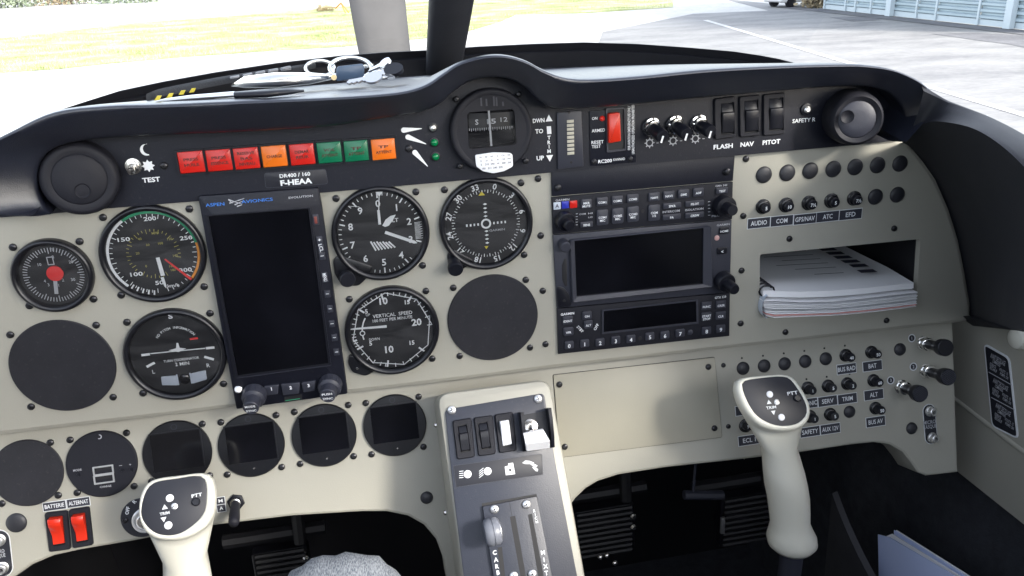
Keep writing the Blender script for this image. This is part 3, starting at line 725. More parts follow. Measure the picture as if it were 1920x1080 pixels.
t = Thing('metal_tab', 'small pale metal tab beside the far rudder pedal', 'bracket'); a_ = pmain(1355, 985, -130); m = MB(); m.box(tuple(a_), (5, 4, 22), 1); t.solo(m, 'silver')
m = MB(); t = Thing('floor_bolts', 'cluster of shiny bolts on the footwell floor under the near pedal', 'bolts')
for x, y in ((1125, 1044), (1137, 1041), (1152, 1055)):
    a_ = pmain(x, y, -120); m.rev(tuple(a_), tuple(a_ + V((0, -5, 3))), [(3, 0), (3, 3), (1.5, 4)])
t.solo(m, 'steel')

# seat-side pocket with papers
def pocket():
    X1 = 470
    c = [px_x(1646, 1003, X1), px_x(1652, 1180, X1), px_x(1960, 1180, X1), px_x(1795, 1085, X1)]
    t = Thing('paper_sheets', 'bluish white papers standing in the pocket by the carpeted side', 'papers')
    def sheet(X, pts, off=0):
        q_ = [px_x(x, y, X) for x, y in pts]; mm = MB(); n = len(q_)
        mm.add([tuple(p) for p in q_] + [tuple(p + V((1.0, 0, 0))) for p in q_], [tuple(range(n)), tuple(range(n, 2 * n))[::-1]] + [(i, (i + 1) % n, n + (i + 1) % n, n + i) for i in range(n)]); return mm
    t.part('sheet', sheet(470, [(1646, 1002), (1650, 1190), (1990, 1190), (1800, 1086), (1668, 1008)]), 'paperb')
    t.part('sheet', sheet(475, [(1660, 1006), (1664, 1190), (1995, 1190), (1803, 1082), (1672, 1001)]), 'paper')
    t.part('sheet', sheet(481, [(1676, 994), (1676, 1190), (2000, 1190), (1812, 1081)]), 'paperb')
    t.part('sheet', sheet(484, [(1680, 994), (1680, 1190), (2010, 1190), (1817, 1080)]), 'paper')
    t = Thing('map_pocket', 'dark grey curved map pocket below the second stick', 'pocket')
    m = MB(); rg = []
    for k in range(7):
        s = k / 6; x, y = 1560 + 60 * s + 20 * s * s, 925 + 175 * s
        p0 = px_x(x, y, 440); p1 = px_x(x + 10, y + 6, 470)
        rg.append([tuple(p0), tuple(p0 + V((6, 0, 2))), tuple(p1), tuple(p1 + V((6, 0, -160))), tuple(p0 + V((0, 0, -160)))])
    m.loft(rg); t.solo(m, 'cabin', angle=50)
pocket()

# the pilot's knee
def knee():
    k = pmain(612, 1072, 150); e = Thing('person', 'seated person in pale grey denim trousers with one knee in view', 'person')
    rk = 56; c = k + V((0, 14, -rk - 6))
    path = [(c + V((-30, -560, -330)), 80), (c + V((-18, -380, -235)), 75), (c + V((-6, -190, -120)), 66), (c + V((0, -80, -42)), 60), (c + V((2, -30, -10)), 58), (c + V((2, 10, 0)), 57), (c + V((2, 38, -30)), 58), (c + V((0, 50, -70)), 56), (c + V((-4, 80, -170)), 56), (c + V((-8, 130, -330)), 45)]
    n = 40; rg = []
    for i, (p, r) in enumerate(path):
        r *= .84
        t_ = (path[min(i + 1, len(path) - 1)][0] - path[max(i - 1, 0)][0]).normalized(); u = V((1, 0, 0)); w_ = t_.cross(u).normalized()
        rg.append([tuple(p + (u * math.cos(2 * math.pi * j / n) * 1.12 + w_ * math.sin(2 * math.pi * j / n)) * (r + 1.4 * math.sin(j * 2.3 + i) + 1.1 * math.sin(j * .9 - i * 2))) for j in range(n)])
    R_ = [catmull([rg[i][j] for i in range(len(rg))], 5) for j in range(n)]
    rg = [[R_[j][i] for j in range(n)] for i in range(len(R_[0]))]
    m = MB(); m.loft(rg, cap0=True, cap1=True)
    dm = bpy.data.materials.new('grey_denim'); dm.use_nodes = True; nn = dm.node_tree; b_ = nn.nodes['Principled BSDF']; b_.inputs['Roughness'].default_value = .95
    tc = nn.nodes.new('ShaderNodeTexCoord'); mp = nn.nodes.new('ShaderNodeMapping'); mp.inputs['Scale'].default_value = (1, .2, .2); t1 = nn.nodes.new('ShaderNodeTexNoise'); t1.inputs['Scale'].default_value = 1500; t1.inputs['Detail'].default_value = 4
    rp = nn.nodes.new('ShaderNodeValToRGB'); rp.color_ramp.elements[0].position = .38; rp.color_ramp.elements[1].position = .62; rp.color_ramp.elements[0].color = (.10, .115, .145, 1); rp.color_ramp.elements[1].color = (.30, .32, .34, 1)
    bp = nn.nodes.new('ShaderNodeBump'); bp.inputs['Strength'].default_value = .6; bp.inputs['Distance'].default_value = .001
    L = nn.links.new; L(tc.outputs['Object'], mp.inputs[0]); L(mp.outputs[0], t1.inputs['Vector']); L(t1.outputs['Fac'], rp.inputs[0]); L(rp.outputs[0], b_.inputs['Base Color']); L(t1.outputs['Fac'], bp.inputs['Height']); L(bp.outputs[0], b_.inputs['Normal'])
    K['denim'] = dm; e.solo(m, 'denim', angle=180)
knee()

# ------------------------------------------------------------------ round gauges
def gauge(name, label, at, r, fr=MAIN, scr=(), bez=True, group='round flight gauges', mats=None, glassd=3.6, depth=5.6):
    t = Thing(name, label, 'gauge', fr, at=at, group=group); t.r = r
    m = MB(); m.lathe([(r, 0), (r, depth * .6), (r - .5, depth * .85), (r - 1.6, depth), (r - 2.8, depth), (r - 4.2, depth * .8), (r - 4.8, .9)], n=72, cap=False); t.part('bezel', m, 'bezel', angle=50)
    m = MB(); m.lathe([(r - 4.7, .9)], n=64); m.f = [tuple(range(64))]; m.m = [0]; t.part('dial', m, 'dial')
    m = MB(); m.v = [(x, -glassd, z) for x, z in circle(0, 0, r - 4.0, 64)]; m.f = [tuple(range(64))]; m.m = [0]; t.part('glass', m, 'glass', angle=180)
    screws(t, scr); return t
def ang(t, x, y): q_ = t.p(x, y, 1.2); return math.atan2(q_[1], q_[0])
def tick(m, a, r0, r1, w_, d=1.15):
    m.stroke((r0 * math.cos(a), r0 * math.sin(a)), (r1 * math.cos(a), r1 * math.sin(a)), w_, d)
def needle(t, x0, y0, x1, y1, w0, w1, d=2.2, name='needle', mt='white', tip=0):
    m = MB(); a_, b_ = V(t.p(x0, y0, d)), V(t.p(x1, y1, d)); u = (b_ - a_).normalized(); n = V((-u.y, u.x))
    o = [a_ + n * w0 / 2, a_ - n * w0 / 2, b_ - n * w1 / 2] + ([b_ + u * tip] if tip else []) + [b_ + n * w1 / 2]
    m.prism([tuple(p) for p in o], d - .25, d + .15); t.part(name, m, mt)

# altimeter
t = gauge('altimeter', 'round altimeter with white digits nought to nine at the top beside the tall display', (0, 0), 38.6, scr=[(630, 372.5), (780, 360), (792.5, 498)])
m = MB()
for k in range(50):
    a = math.pi / 2 - k * 2 * math.pi / 50
    if 10 < k < 19 and k != 15: continue
    tick(m, a, 28.6 if k % 5 == 0 else 30.6, 33, 1.1 if k % 5 == 0 else .6)
for k in range(10):
    a = math.pi / 2 - k * 2 * math.pi / 10
    m.text(str(k), 24.2 * math.cos(a), 24.2 * math.sin(a), 5.6, 1.15, bold=.02)
for k in range(15): m.stroke((27, 6 - k * .95), (31.5 if k % 2 else 33, 6.2 - k * .95), .35, 1.15)
t.txt(m, 'ALT', 737, 413, 7, 20, 1.2)
m.stroke(t.p(674, 388, 1.2), t.p(646, 386, 1.2), .3, 1.15); t.part('markings', m, 'white')
m = MB()
for k in range(7):
    x, y = 700 + k * 5.2, 452 + (k % 2) * 1; 
    m.stroke(t.p(x - 5 + k * .4, y + 1, 1.3), t.p(x + 5 + k * .8, 470 - k * 1.0, 1.3), 1.25, 1.25)
t.part('striped_window', m, 'white')
needle(t, 712, 421, 709.5, 394, 2.2, 2.0); needle(t, 710, 395, 711, 362, .8, .6); 
m = MB(); m.poly([t.p(702, 357, 2.4), t.p(719, 357, 2.4), t.p(711, 369, 2.4)], 2.4); t.part('pointer_tip', m, 'white')
needle(t, 722, 435.5, 777, 454, 2.4, 2.4, 2.6, tip=2.5)
m = MB(); m.prism([t.p(*q_, 2.4) for q_ in ((717, 423), (723, 412), (732, 405), (742, 402.5), (737, 412), (729, 423), (722, 425.5))], 2.1, 2.5); t.part('short_pointer', m, 'white')
def ear(t, pts, d=3.0, mt='bezel'):
    m = MB(); m.prism(rounded([t.p(x, y, d) for x, y in pts], 3, 4), 0, d, .6); t.part('corner_lug', m, mt)
ear(t, [(636, 478), (624, 488), (628, 515), (640, 535), (672, 537), (690, 520), (700, 500)])
q_ = t.p3(652, 524.6, 17); b_ = t.p3(646, 514, 3); m = MB(); m.rev(b_, q_, [(3.2, 0), (3.2, 7), (6.0, 8), (6.2, 14.2), (5.6, 15)], 28); t.part('knob', m, 'plastic')

# heading / course indicator
t = gauge('course_indicator', 'round course indicator with a rotating compass card and yellow triangles', (84.7, -.5), 38.4, scr=[(833.5, 356), (977, 343), (983, 478)])
m = MB(); H0 = 343.5
for h in range(0, 360, 5):
    a = math.pi / 2 - R(h - H0); tick(m, a, 25.4 if h % 10 == 0 else 26.4, 28, .55 if h % 10 == 0 else .35)
for h in range(0, 36, 3):
    a = math.pi / 2 - R(h * 10 - H0); m.text(str(h), 31.0 * math.cos(a), 31.0 * math.sin(a), 4.8, 1.15, rot=a - math.pi / 2, bold=.02)
for k in range(1, 5):
    for s in (-1, 1):
        m.stroke((s * (3.4 + k * 3.1), .9), (s * (3.4 + k * 3.1), -1.1), 1.3, 1.15)
        m.poly([(-1.7, s * (3 + k * 3.3)), (0, s * (3 + k * 3.3) + .9), (1.7, s * (3 + k * 3.3)), (0, s * (3 + k * 3.3) - .9)], 1.15)
m.arc(0, 0, 2.7, 4.2, 0, 2 * math.pi, 1.2); t.part('markings', m, 'white')
m = MB(); t.txt(m, 'GARMIN', 932, 431, 4, 29, 1.2, bold=.01); t.part('lettering', m, 'dimw')
m = MB(); m.poly([t.p(x, y, 1.2) for x, y in ((897, 367), (909.5, 366), (902.5, 358.5))], 1.3); m.poly([t.p(x, y, 1.2) for x, y in ((908, 461.5), (916, 461), (912, 467))], 1.3); t.part('bug', m, 'yellow')
ear(t, [(845, 465), (838, 480), (842, 502), (862, 508), (880, 498), (888, 488)], 2.5)
m = MB(); m.rev(t.p3(851, 490, 2), t.p3(854, 503.5, 13), [(5.2, 0), (5.2, 8), (6.2, 9), (6.2, 13), (5.6, 14)], 28); t.part('knob', m, 'plastic')
m = MB(); q_ = t.p3(855, 504, 13.9); t.txt(m, 'OBS', 855, 505, 8, 16, 14.4, rot=-.5, bold=.02); t.part('lettering', m, 'white')

# vertical speed
t = gauge('vertical_speed_gauge', 'round vertical speed gauge with white needle at zero below the altimeter', (.9, -83.1), 38.8, scr=[(655, 561.4), (798.5, 546), (810.6, 672.8)], depth=6.5)
m = MB(); up = {0: math.pi, 5: ang(t, 671, 579), 10: ang(t, 714, 548), 15: ang(t, 771, 556), 20: ang(t, 803, 593)}
dn = {0: math.pi, 5: ang(t, 683, 648) % (2 * math.pi), 10: ang(t, 729, 668) % (2 * math.pi), 15: ang(t, 780, 648) % (2 * math.pi), 20: (ang(t, 805, 609)) % (2 * math.pi)}
for tab in (up, dn):
    ks = sorted(tab)
    for i in range(4):
        for j in range(5):
            a = tab[ks[i]] + (tab[ks[i + 1]] - tab[ks[i]]) * j / 5; big = j == 0 and i > 0
            tick(m, a, 27.5 if big else 30, 33.4, 1.5 if big else .75)
    tick(m, tab[20], 29, 33.4, .7)
m.arc(0, 0, 32.6, 33.4, dn[20] - 2 * math.pi, up[20], 1.15, 8)
for s, x, y, h in (('10', 719, 564.5, 13), ('10', 730, 655, 13), ('20', 781, 604, 13), ('15', 763.5, 566.5, 8), ('5', 687, 584, 8), ('15', 772.5, 642.5, 8), ('5', 695, 644, 8)): t.txt(m, s, x, y, h, None, 1.2, bold=.03)
t.txt(m, 'VERTICAL  SPEED', 736, 589.5, 6.5, 75, 1.2, rot=0); t.txt(m, '100 FEET PER MINUTE', 736, 598, 5.5, 75, 1.2); t.txt(m, 'UP', 690, 590.5, 4.5, 8, 1.2); t.txt(m, 'DOWN', 702, 636, 5, 20, 1.2)
m.arc(0, 0, 24, 25.1, ang(t, 683, 596), math.pi - .06, 1.15, 10); m.arc(0, 0, 24, 25.1, math.pi + .06, ang(t, 688, 635) % (2 * math.pi), 1.15, 10); m.arc(-24.5, 0, 1.5, 2.3, 0, 6.283, 1.2, 16)
t.part('markings', m, 'white'); needle(t, 725, 612, 662, 617, 2.2, 1.3, tip=3)
ear(t, [(655, 665), (652, 680), (660, 698), (686, 706), (700, 698), (712, 690)], 3.2)
q_ = t.p(670, 691, 3.3); m = MB(); m.lathe([(1.3, 3.2), (.9, 3.7)], q_[0], q_[1], n=12); t.part('lug_screw', m, 'steel')

# airspeed
t = gauge('airspeed_gauge', 'round airspeed gauge with green and orange arcs and a red line', (-171.6, 1.1), 38.3, scr=[(193, 408), (355, 392), (382.7, 537.8), (227, 553.5)])
Rr = 33.5
m = MB(); a = {n: ang(t, *p) for n, p in {'w0': (232, 418), 'w1': (249, 526), 'g1': (373, 453), 'o1': (361, 521)}.items()}
w1 = a['w1'] % (2 * math.pi); w0 = a['w0'] % (2 * math.pi)
m.arc(0, 0, Rr - 2.0, Rr, w0, w1, 1.3); t.part('white_arc', m, 'white')
m = MB(); m.arc(0, 0, Rr - 2, Rr, a['g1'], w0, 1.3, 60); t.part('green_arc', m, 'green')
m = MB(); m.arc(0, 0, Rr - 1.8, Rr, a['o1'], a['g1'], 1.3); t.part('orange_arc', m, 'orange_m')
m = MB(); m.stroke(t.p(309, 486, 1.5), t.p(359, 524, 1.5), 1.2, 1.5, 2.0); t.part('red_line', m, 'red_m')
m = MB(); am = ang(t, 300, 545); full = 2 * math.pi - .5
for k in range(0, 46):
    aa = am - .05 - k * (2 * math.pi - .12) / 46; tick(m, aa, 29 if k % 5 else 27.8, 31.2, .5)
for k in range(5): tick(m, ang(t, 253, 531) + k * .13, 29.3, 33, 1.1)
for s, x, y in (('200', 281, 410), ('150', 232, 449), ('250', 349, 446), ('100', 256, 514), ('300', 348, 506), ('50', 299, 530)): t.txt(m, s, x, y, 7.5, 8 * len(s), 1.2, bold=.02)
t.txt(m, 'km/h', 325, 535, 6, 22, 1.2); t.part('markings', m, 'white')
m = MB()
for k in range(34):
    aa = am + .4 - k * (2 * math.pi - .8) / 34; tick(m, aa, 17.5 if k % 3 else 16, 19.5, .5)
for s, x, y in (('40', 262, 448), ('60', 277, 459), ('100', 301, 456), ('120', 318, 448), ('140', 329, 479), ('160', 322, 499), ('180', 325, 506), ('20', 258, 475), ('0', 274, 499), ('MPH', 291, 437)): t.txt(m, s, x, y, 4.6, None, 1.2)
t.part('inner_markings', m, 'dimy'); needle(t, 295.5, 483, 305.5, 517, 2.6, 3.0); needle(t, 304, 520, 310, 536, 2.3, 1.6, 2.1, tip=2)

# turn coordinator
t = gauge('turn_coordinator', 'round turn coordinator with white aeroplane bar and inclinometer ball', (-170.2, -82.4), 38.8, scr=[(238, 604.5), (393.5, 587.7), (419, 720), (268, 737.6)])
m = MB()
m.stroke(t.p(282, 663, 1.3), t.p(385, 653, 1.3), .8, 1.3, .8); m.poly([t.p(*q_, 1.3) for q_ in ((316, 657), (330, 653), (331, 643), (334, 643), (337, 652), (349, 653.5), (335, 660))], 1.35)
for p0, p1 in (((265, 666), (281, 664)), ((386, 653), (402, 651.5)), ((275, 688), (290, 680)), ((383, 669), (401, 674))): m.stroke(t.p(*p0, 1.2), t.p(*p1, 1.2), 2.0, 1.2)
t.txt(m, 'TURN COORDINATOR', 340, 674, 4.6, 68, 1.2); t.txt(m, '2 MIN', 341.5, 682, 6.5, 27, 1.2); t.txt(m, 'L', 288, 697, 7, None, 1.2); t.txt(m, 'R', 390.5, 685, 7, None, 1.2)
S_ = 'NO PITCH INFORMATION'
for i, ch in enumerate(S_):
    aa = R(140) - R(104) * i / (len(S_) - 1); c = t.p(333, 652, 1.2)
    if ch != ' ': m.text(ch, c[0] + 17.2 * math.cos(aa), c[1] + 17.2 * math.sin(aa), 2.0, 1.2, rot=aa - math.pi / 2)
t.part('markings', m, 'white')
m = MB(); t.txt(m, 'S', 319.5, 593, 9, 9, 3.8, bold=.03); t.part('reflected_mark', m, 'dimw')
m = MB(); m.prism(rounded([t.p(*q_, 1.4) for q_ in ((302, 706), (330, 704), (334, 722), (304, 722))], 1), 1.0, 2.2, .4); m.prism(rounded([t.p(*q_, 1.4) for q_ in ((358, 700), (386, 694), (388, 711), (361, 719))], 1), 1.0, 2.2, .4)
for p_, q_ in (((331, 702), (335, 722)), ((356, 699), (360, 719))): m.stroke(t.p(*p_, 2.3), t.p(*q_, 2.3), 1.1, 2.3)
t.part('ball_tube', m, 'greyp'); m = MB(); q_ = t.p(346, 711, 2); m.lathe([(4.4, 1), (4.2, 2.2), (3, 3), (1, 3.3)], q_[0], q_[1], n=24); t.part('ball', m, 'screen')
m = MB(); m.stroke(t.p(356, 636, 1.3), t.p(371, 634, 1.3), 1.6, 1.3); t.part('warning_flag', m, 'red_m')

# small gauge with a red centre
t = gauge('small_gauge', 'small round gauge with a red disc in the middle at the frame edge', (-244.4, -7.6), 28.4, scr=[(24, 464), (149, 453), (175, 561), (55, 573.5)], depth=7, glassd=4.6)
m = MB()
for k in range(60):
    aa = k * math.pi / 30
    tick(m, aa, 16.5 if k % 5 == 0 else 18, 21.2, .6)
for s, x, y in (('10', 74, 496), ('20', 133, 491), ('15', 97, 468), ('4', 84, 527), ('2', 118, 525), ('30', 137, 524), ('3', 91, 534), ('1', 110, 535)): t.txt(m, s, x, y, 5.5, None, 1.2)
m.hole_plate(rect(0, 11, 4.6, 6.4), rect(0, 11, 3.4, 5), 1.0, 1.2); t.txt(m, '8', 99, 482, 6, None, 1.3); t.part('markings', m, 'dimw')
needle(t, 103, 522, 106, 551, 2.6, 2.6, 2.0, mt='dimw'); m = MB(); q_ = t.p(103, 513, 2.4); m.lathe([(6.0, 2.0), (5.8, 2.8), (5, 3.0)], q_[0], q_[1], n=28); t.part('centre_disc', m, 'red_m')

# blanking discs and lower displays
def disc(name, label, cat, fr, at, r, scr, mt='blank', rim=True, group=None, px=None):
    t = Thing(name, label, cat, fr, px=px, at=at, group=group); m = MB(); m.lathe([(r, 0), (r, 1.3), (r - .5, 1.8)], n=72); t.part('cover_disc', m, mt); screws(t, scr); return t
disc('blanking_disc', 'large blank grey disc covering the hole below the small red centred gauge', 'blanking disc', MAIN, (-253.8, -81.5), 38.3, [(19, 628), (180, 610), (212, 745), (58, 763)], group='large blanking discs')
disc('blanking_disc', 'large blank grey disc below the course indicator beside the radio stack', 'blanking disc', MAIN, (85.7, -83), 38.6, [(850, 540), (986, 525), (994, 652), (862, 667.7)], group='large blanking discs')
disc('blanking_disc', 'smaller blank grey disc above the battery switch on the lower panel', 'blanking disc', LOW, None, 27.4, [(94, 830), (109, 929), (3, 944.5)], px=(52.5, 886), group='large blanking discs')
E5 = [((-186.2, -29.8), 'dark round display partly behind the pilot stick head', [(237, 812), (274, 808) if 0 else (284, 903)], 27.6),
      ((-126.5, -31.4), 'dark round display just below the lower knobs of the tall screen', [(379, 795), (414, 792), (426, 890), (393, 891.7)], 27.3),
      ((-65.9, -31.5), 'dark round display between the tall screen knob and the last round display', [(517.5, 778.6), (551.7, 772.8), (562.8, 870), (528, 876)], 27.3),
      ((-5.4, -31.1), 'dark round display closest to the centre console', [(653, 759.7), (686, 756), (696.7, 852), (663, 855.6), (785, 744), (794, 838)], 27.2)]
for at, lb, sc, r in E5:
    t = Thing('engine_display', lb, 'display', LOW, at=at, group='dark round engine displays')
    m = MB(); m.lathe([(r, 0), (r, 2.2), (r - .8, 3.0), (r - 1.6, 3.0)], n=64); t.part('case', m, 'case')
    m = MB(); m.hole_plate(rect(0, 2, 41.5, 34, .5), rect(0, 2, 39.5, 32, .5), 3.0, 3.5); t.part('screen_surround', m, 'case')
    m = MB(); m.prism(rect(0, 2, 39.5, 32), 3.0, 3.15); t.part('screen', m, 'screen')
    m = MB(); m.lathe([(1.0, 3), (.8, 3.6)], 0, -20, n=12); t.part('sensor', m, 'steel'); m = MB(); m.arc(0, 22.5, 2.0, 2.5, 0, 6.28, 3.05, 20); t.part('button', m, 'grey')
    screws(t, sc)
t = Thing('usb_clock', 'black round clock with two stacked metal charging sockets', 'clock', LOW, at=(-245.7, -30.3), group='dark round engine displays')
m = MB(); m.lathe([(27.6, 0), (27.6, 2.2), (26.8, 3.0)], n=64); t.part('case', m, 'matt')
for y0, nm in ((881.5, 'socket'), (897.5, 'socket')):
    c = t.p(194 + (y0 > 890) * 1.5, y0, 3); m = MB(); m.hole_plate(rect(c[0], c[1], 16, 7.6, .5), rect(c[0], c[1], 13.6, 5.2, .3), 2.9, 3.9); t.part(nm, m, 'silver')
    m = MB(); m.prism(rect(c[0], c[1] + 1, 11, 2.0), 2.9, 3.4); t.part('socket_tongue', m, 'deep')
m = MB(); t.txt(m, 'MODE', 145, 881.5, 4, 16, 3.1); t.txt(m, 'CHARGE', 198, 912, 3.5, 22, 3.1); c = t.p(226, 873, 3.1); m.stroke((c[0] - 1.2, c[1]), (c[0] + 1.2, c[1]), .4, 3.1); t.txt(m, '+', 244, 871, 5, None, 3.1)
m.arc(*t.p(186, 819, 3.1), 1.2, 2.0, -2.2, 1.6, 3.1, 14); t.part('lettering', m, 'dimw')
m = MB()
for x, y in ((147, 890), (228, 881), (246, 880)): c = t.p(x, y, 3); m.lathe([(1.5, 3), (1.2, 3.8)], c[0], c[1], n=14)
t.part('button', m, 'plastic'); screws(t, [(131, 825), (237, 812), (144.5, 924), (251, 911.7)])

# ------------------------------------------------------------------ tall flight display
def tall_display():
    t = Thing('flight_display', 'tall switched off flight display with two knobs along its foot', 'display')
    o = [t.p(*q_, 8) for q_ in ((371, 368), (597, 352), (604, 392), (652, 739), (443, 768), (417, 628))]
    m = MB(); m.prism(rounded(o, 1.5, 3), 0, 8, 1.2); t.part('case', m, 'black')
    o = [t.p(*q_, 8.3) for q_ in ((386, 404), (582, 389), (621, 684), (440, 709))]; i_ = [t.p(*q_, 8.3) for q_ in ((391, 405), (578, 391), (616, 681), (446, 704))]
    m = MB(); m.hole_plate(o, i_, 8, 9.4); t.part('screen_surround', m, 'plastic')
    m = MB(); m.prism(i_, 8, 8.25); t.part('screen', m, 'screen')
    for (x, y), s_ in (((592, 412), ''), ((599, 450), '+'), ((602, 465), 'LCL'), ((604, 480), '-'), ((609, 520), 'MENU'), ((614, 551), '-'), ((619, 579), '-'), ((622.5, 607), '-'), ((627, 633), '-'), ((631, 660), '-')):
        c = t.p(x, y, 8.5); m = MB(); h = 8.5 if s_ in ('', 'MENU') else 6; m.prism(rect(c[0], c[1], 4.6, h, .6), 7.9, 9.2, .4); t.part('button', m, 'red_m' if False else 'grey')
        m = MB()
        if not s_: m.prism(rect(c[0], c[1], 2.2, 5.5, .4), 9.1, 9.5, .2); t.part('indicator', m, mat('dim_red', (.18, .04, .03), .5)); continue
        r_ = -1.45 if len(s_) > 1 else 0; t.txt(m, s_, x, y, 7 if len(s_) > 1 else 6, 15 if len(s_) > 1 else 6, 9.35, rot=r_); t.part('lettering', m, 'white')
    for (x0, y0, x1, y1), ch in (((495, 720, 523, 741), '1'), ((527, 716, 563, 740), '2'), ((565, 713, 592, 735), '3')):
        c = [t.p(*q_, 8.5) for q_ in ((x0, y0 + 4), (x1, y0), (x1 - 2, y1 - 3), (x0 + 4, y1))]; m = MB(); m.prism(rounded(c, .8, 2), 7.9, 10, .6); t.part('button', m, 'grey')
        m = MB(); t.txt(m, ch, (x0 + x1) / 2, (y0 + y1) / 2 - 1, 6, None, 10.1, bold=.03); t.part('lettering', m, 'white')
    o = [t.p(*q_, 8.2) for q_ in ((533, 745), (566, 739), (566, 749), (533, 755))]; m = MB(); m.prism(o, 7.9, 8.15); t.part('card_slot', m, 'deep')
    m = MB(); m.stroke(t.p(535, 751.5, 8.3), t.p(562, 747.5, 8.3), .6, 8.3); t.part('card_edge', m, 'green')
    m = MB(); m.rev(t.p3(447, 730, 7.9), t.p3(447, 729, 10), [(3.2, 0), (3.0, 1.4), (1.8, 2.1)]); t.part('screw', m, 'silver')
    m = MB(); m.stroke(t.p(445, 709, 9.5), t.p(621, 685, 9.5), .5, 9.45); t.part('edge_glint', m, 'grey')
    for (bx, by), (tx, ty), s1, s2 in (((478, 737), (470, 766), 'MODE', 'SYNC'), ((620, 719), (614, 743), 'PUSH', 'SYNC')):
        b_, q_ = t.p3(bx, by, 8), t.p3(tx, ty, 27); m = MB(); L = (V(q_) - V(b_)).length
        pr = [(9.6, 0), (9.6, L * .12), (9.0, L * .42), (8.4, L * .45), (6.6, L * .5), (6.3, L * .96), (5.7, L)]
        m.rev(b_, q_, pr, 36)
        ax = (V(q_) - V(b_)).normalized(); u = ax.orthogonal().normalized(); w_ = ax.cross(u)
        k_ = t.part('knob', m, 'grey', angle=30); m = MB()
        for j in range(14):
            a_ = j * 2 * math.pi / 14; dd = u * math.cos(a_) + w_ * math.sin(a_); m.tube([V(b_) + dd * 9.5 + ax * 1, V(b_) + dd * 9.0 + ax * L * .42], .55, 6)
        o_ = t.part('grip_rib', m, 'grey', parent=k_)
        # lettering on the knob end, lying in the plane of the end face
        for s_, dz in ((s1, 2.0), (s2, -2.2)):
            g_ = glyphs(s_, .02); kk = 2.0 / glyphs('H', .02)[3]; kx = 8.2 / g_[2]; ux = V((1, 0, .06)); ux = (ux - ax * ux.dot(ax)).normalized(); uz = ux.cross(ax); uz = uz if uz.z > 0 else -uz
            m = MB(); m.add([tuple(V(q_) + ax * .25 + ux * x * kx + uz * (y * kk + dz)) for x, y in g_[0]], g_[1]); t.part('lettering', m, 'white', parent=k_)
    m = MB(); t.txt(m, 'ASPEN', 403, 383.5, 6, 36, 8.2, rot=0.0); t.txt(m, 'AVIONICS', 482, 376, 6, 60, 8.2); t.part('lettering', m, 'blue_t')
    m = MB(); t.txt(m, 'EVOLUTION', 564, 369, 4, 46, 8.2); 
    for a_, b_ in (((428, 374), (454, 383)), ((430, 381), (446, 376)), ((446, 376), (458, 372)), ((440, 384), (455, 377)), ((428, 374), (436, 381)), ((444, 387), (454, 384))): m.stroke(t.p(*a_, 8.2), t.p(*b_, 8.2), .9, 8.25, .3)
    t.part('emblem', m, 'dimw')
tall_display()

# ------------------------------------------------------------------ radio stack
t = Thing('blank_rack_plate', 'plain dark rack plate above the audio selector', 'rack plate')
m = MB(); m.prism([t.p(*q_, 2) for q_ in ((1035, 368), (1374, 339), (1378, 286), (1034, 318))], 0, 2.4, .3); t.part('plate', m, 'black'); screws(t, [(1046, 352), (1361, 323)], 2.4)
def knob(t, base, tip, d0, d1, r0, r1, mt='plastic', step=.5, name='knob'):
    b_, q_ = t.p3(*base, d0), t.p3(*tip, d1); L = (V(q_) - V(b_)).length; m = MB()
    m.rev(b_, q_, [(r0, 0), (r0, L * step * .9), (r0 * .93, L * step), (r1, L * step + .2), (r1, L * .93), (r1 * .86, L)], 32); return t.part(name, m, mt)
def btn(t, x, y, w_, h, s, hs=5, mt='grey', d=3.2, txtm='white', d0=2.4):
    c = t.p(x, y, d); W_, H_ = w_ * t.kx(x, y, d), h * t.kz(x, y, d); m = MB(); m.prism(rect(c[0], c[1], W_, H_, min(W_, H_) * .18), d0, d, .35); b_ = t.part('button', m, mt)
    if s:
        m = MB(); L = s.split('\n')
        for i, ln_ in enumerate(L): t.txt(m, ln_, x, y + h * .1 + (i - (len(L) - 1) / 2) * hs * 1.35, hs, None, d + .12, bold=.02)
        t.part('lettering', m, txtm, parent=b_)
def G5(x, y): return (1020 + x / 5.053, 300 + y / 5.053)
t = Thing('audio_selector', 'black audio selector radio with two rows of small square buttons topmost in the stack', 'radio', group='radios in the stack')
m = MB(); m.prism([t.p(*q_, 2.4) for q_ in (G5(75, 355), G5(1790, 208), G5(1782, 560), G5(85, 703))], 0, 2.6, .4); t.part('face', m, 'matt')
for x, y, w_, h, s in [(403, 415, 20, 17, 'MKR\nMUTE'), (553, 395, 21, 16, 'COM1'), (697, 380, 21, 16, 'COM2'), (843, 365, 22, 16, 'COM3'), (405, 612, 24, 10, 'SENS'), (555, 545, 22, 29, 'COM1\nMIC'), (700, 530, 22, 29, 'COM2\nMIC'), (845, 514, 22, 29, 'COM3\nMIC'),
                        (1045, 350, 21, 16, 'NAV1'), (1185, 335, 21, 16, 'NAV2'), (1325, 320, 21, 16, 'DME'), (1465, 305, 20, 16, 'ADF'), (1690, 290, 22, 11, 'TEST'), (1045, 500, 22, 30, 'COM\n1/2'), (1215, 432, 34, 10, 'SPKR'), (1212, 540, 34, 10, 'PA'), (1430, 412, 35, 10, 'PILOT'), (1430, 522, 35, 10, 'CREW')]:
    X, Y = G5(x, y); btn(t, X, Y, w_, h, s, 4.2, d=4.2, d0=2.4)
m = MB()
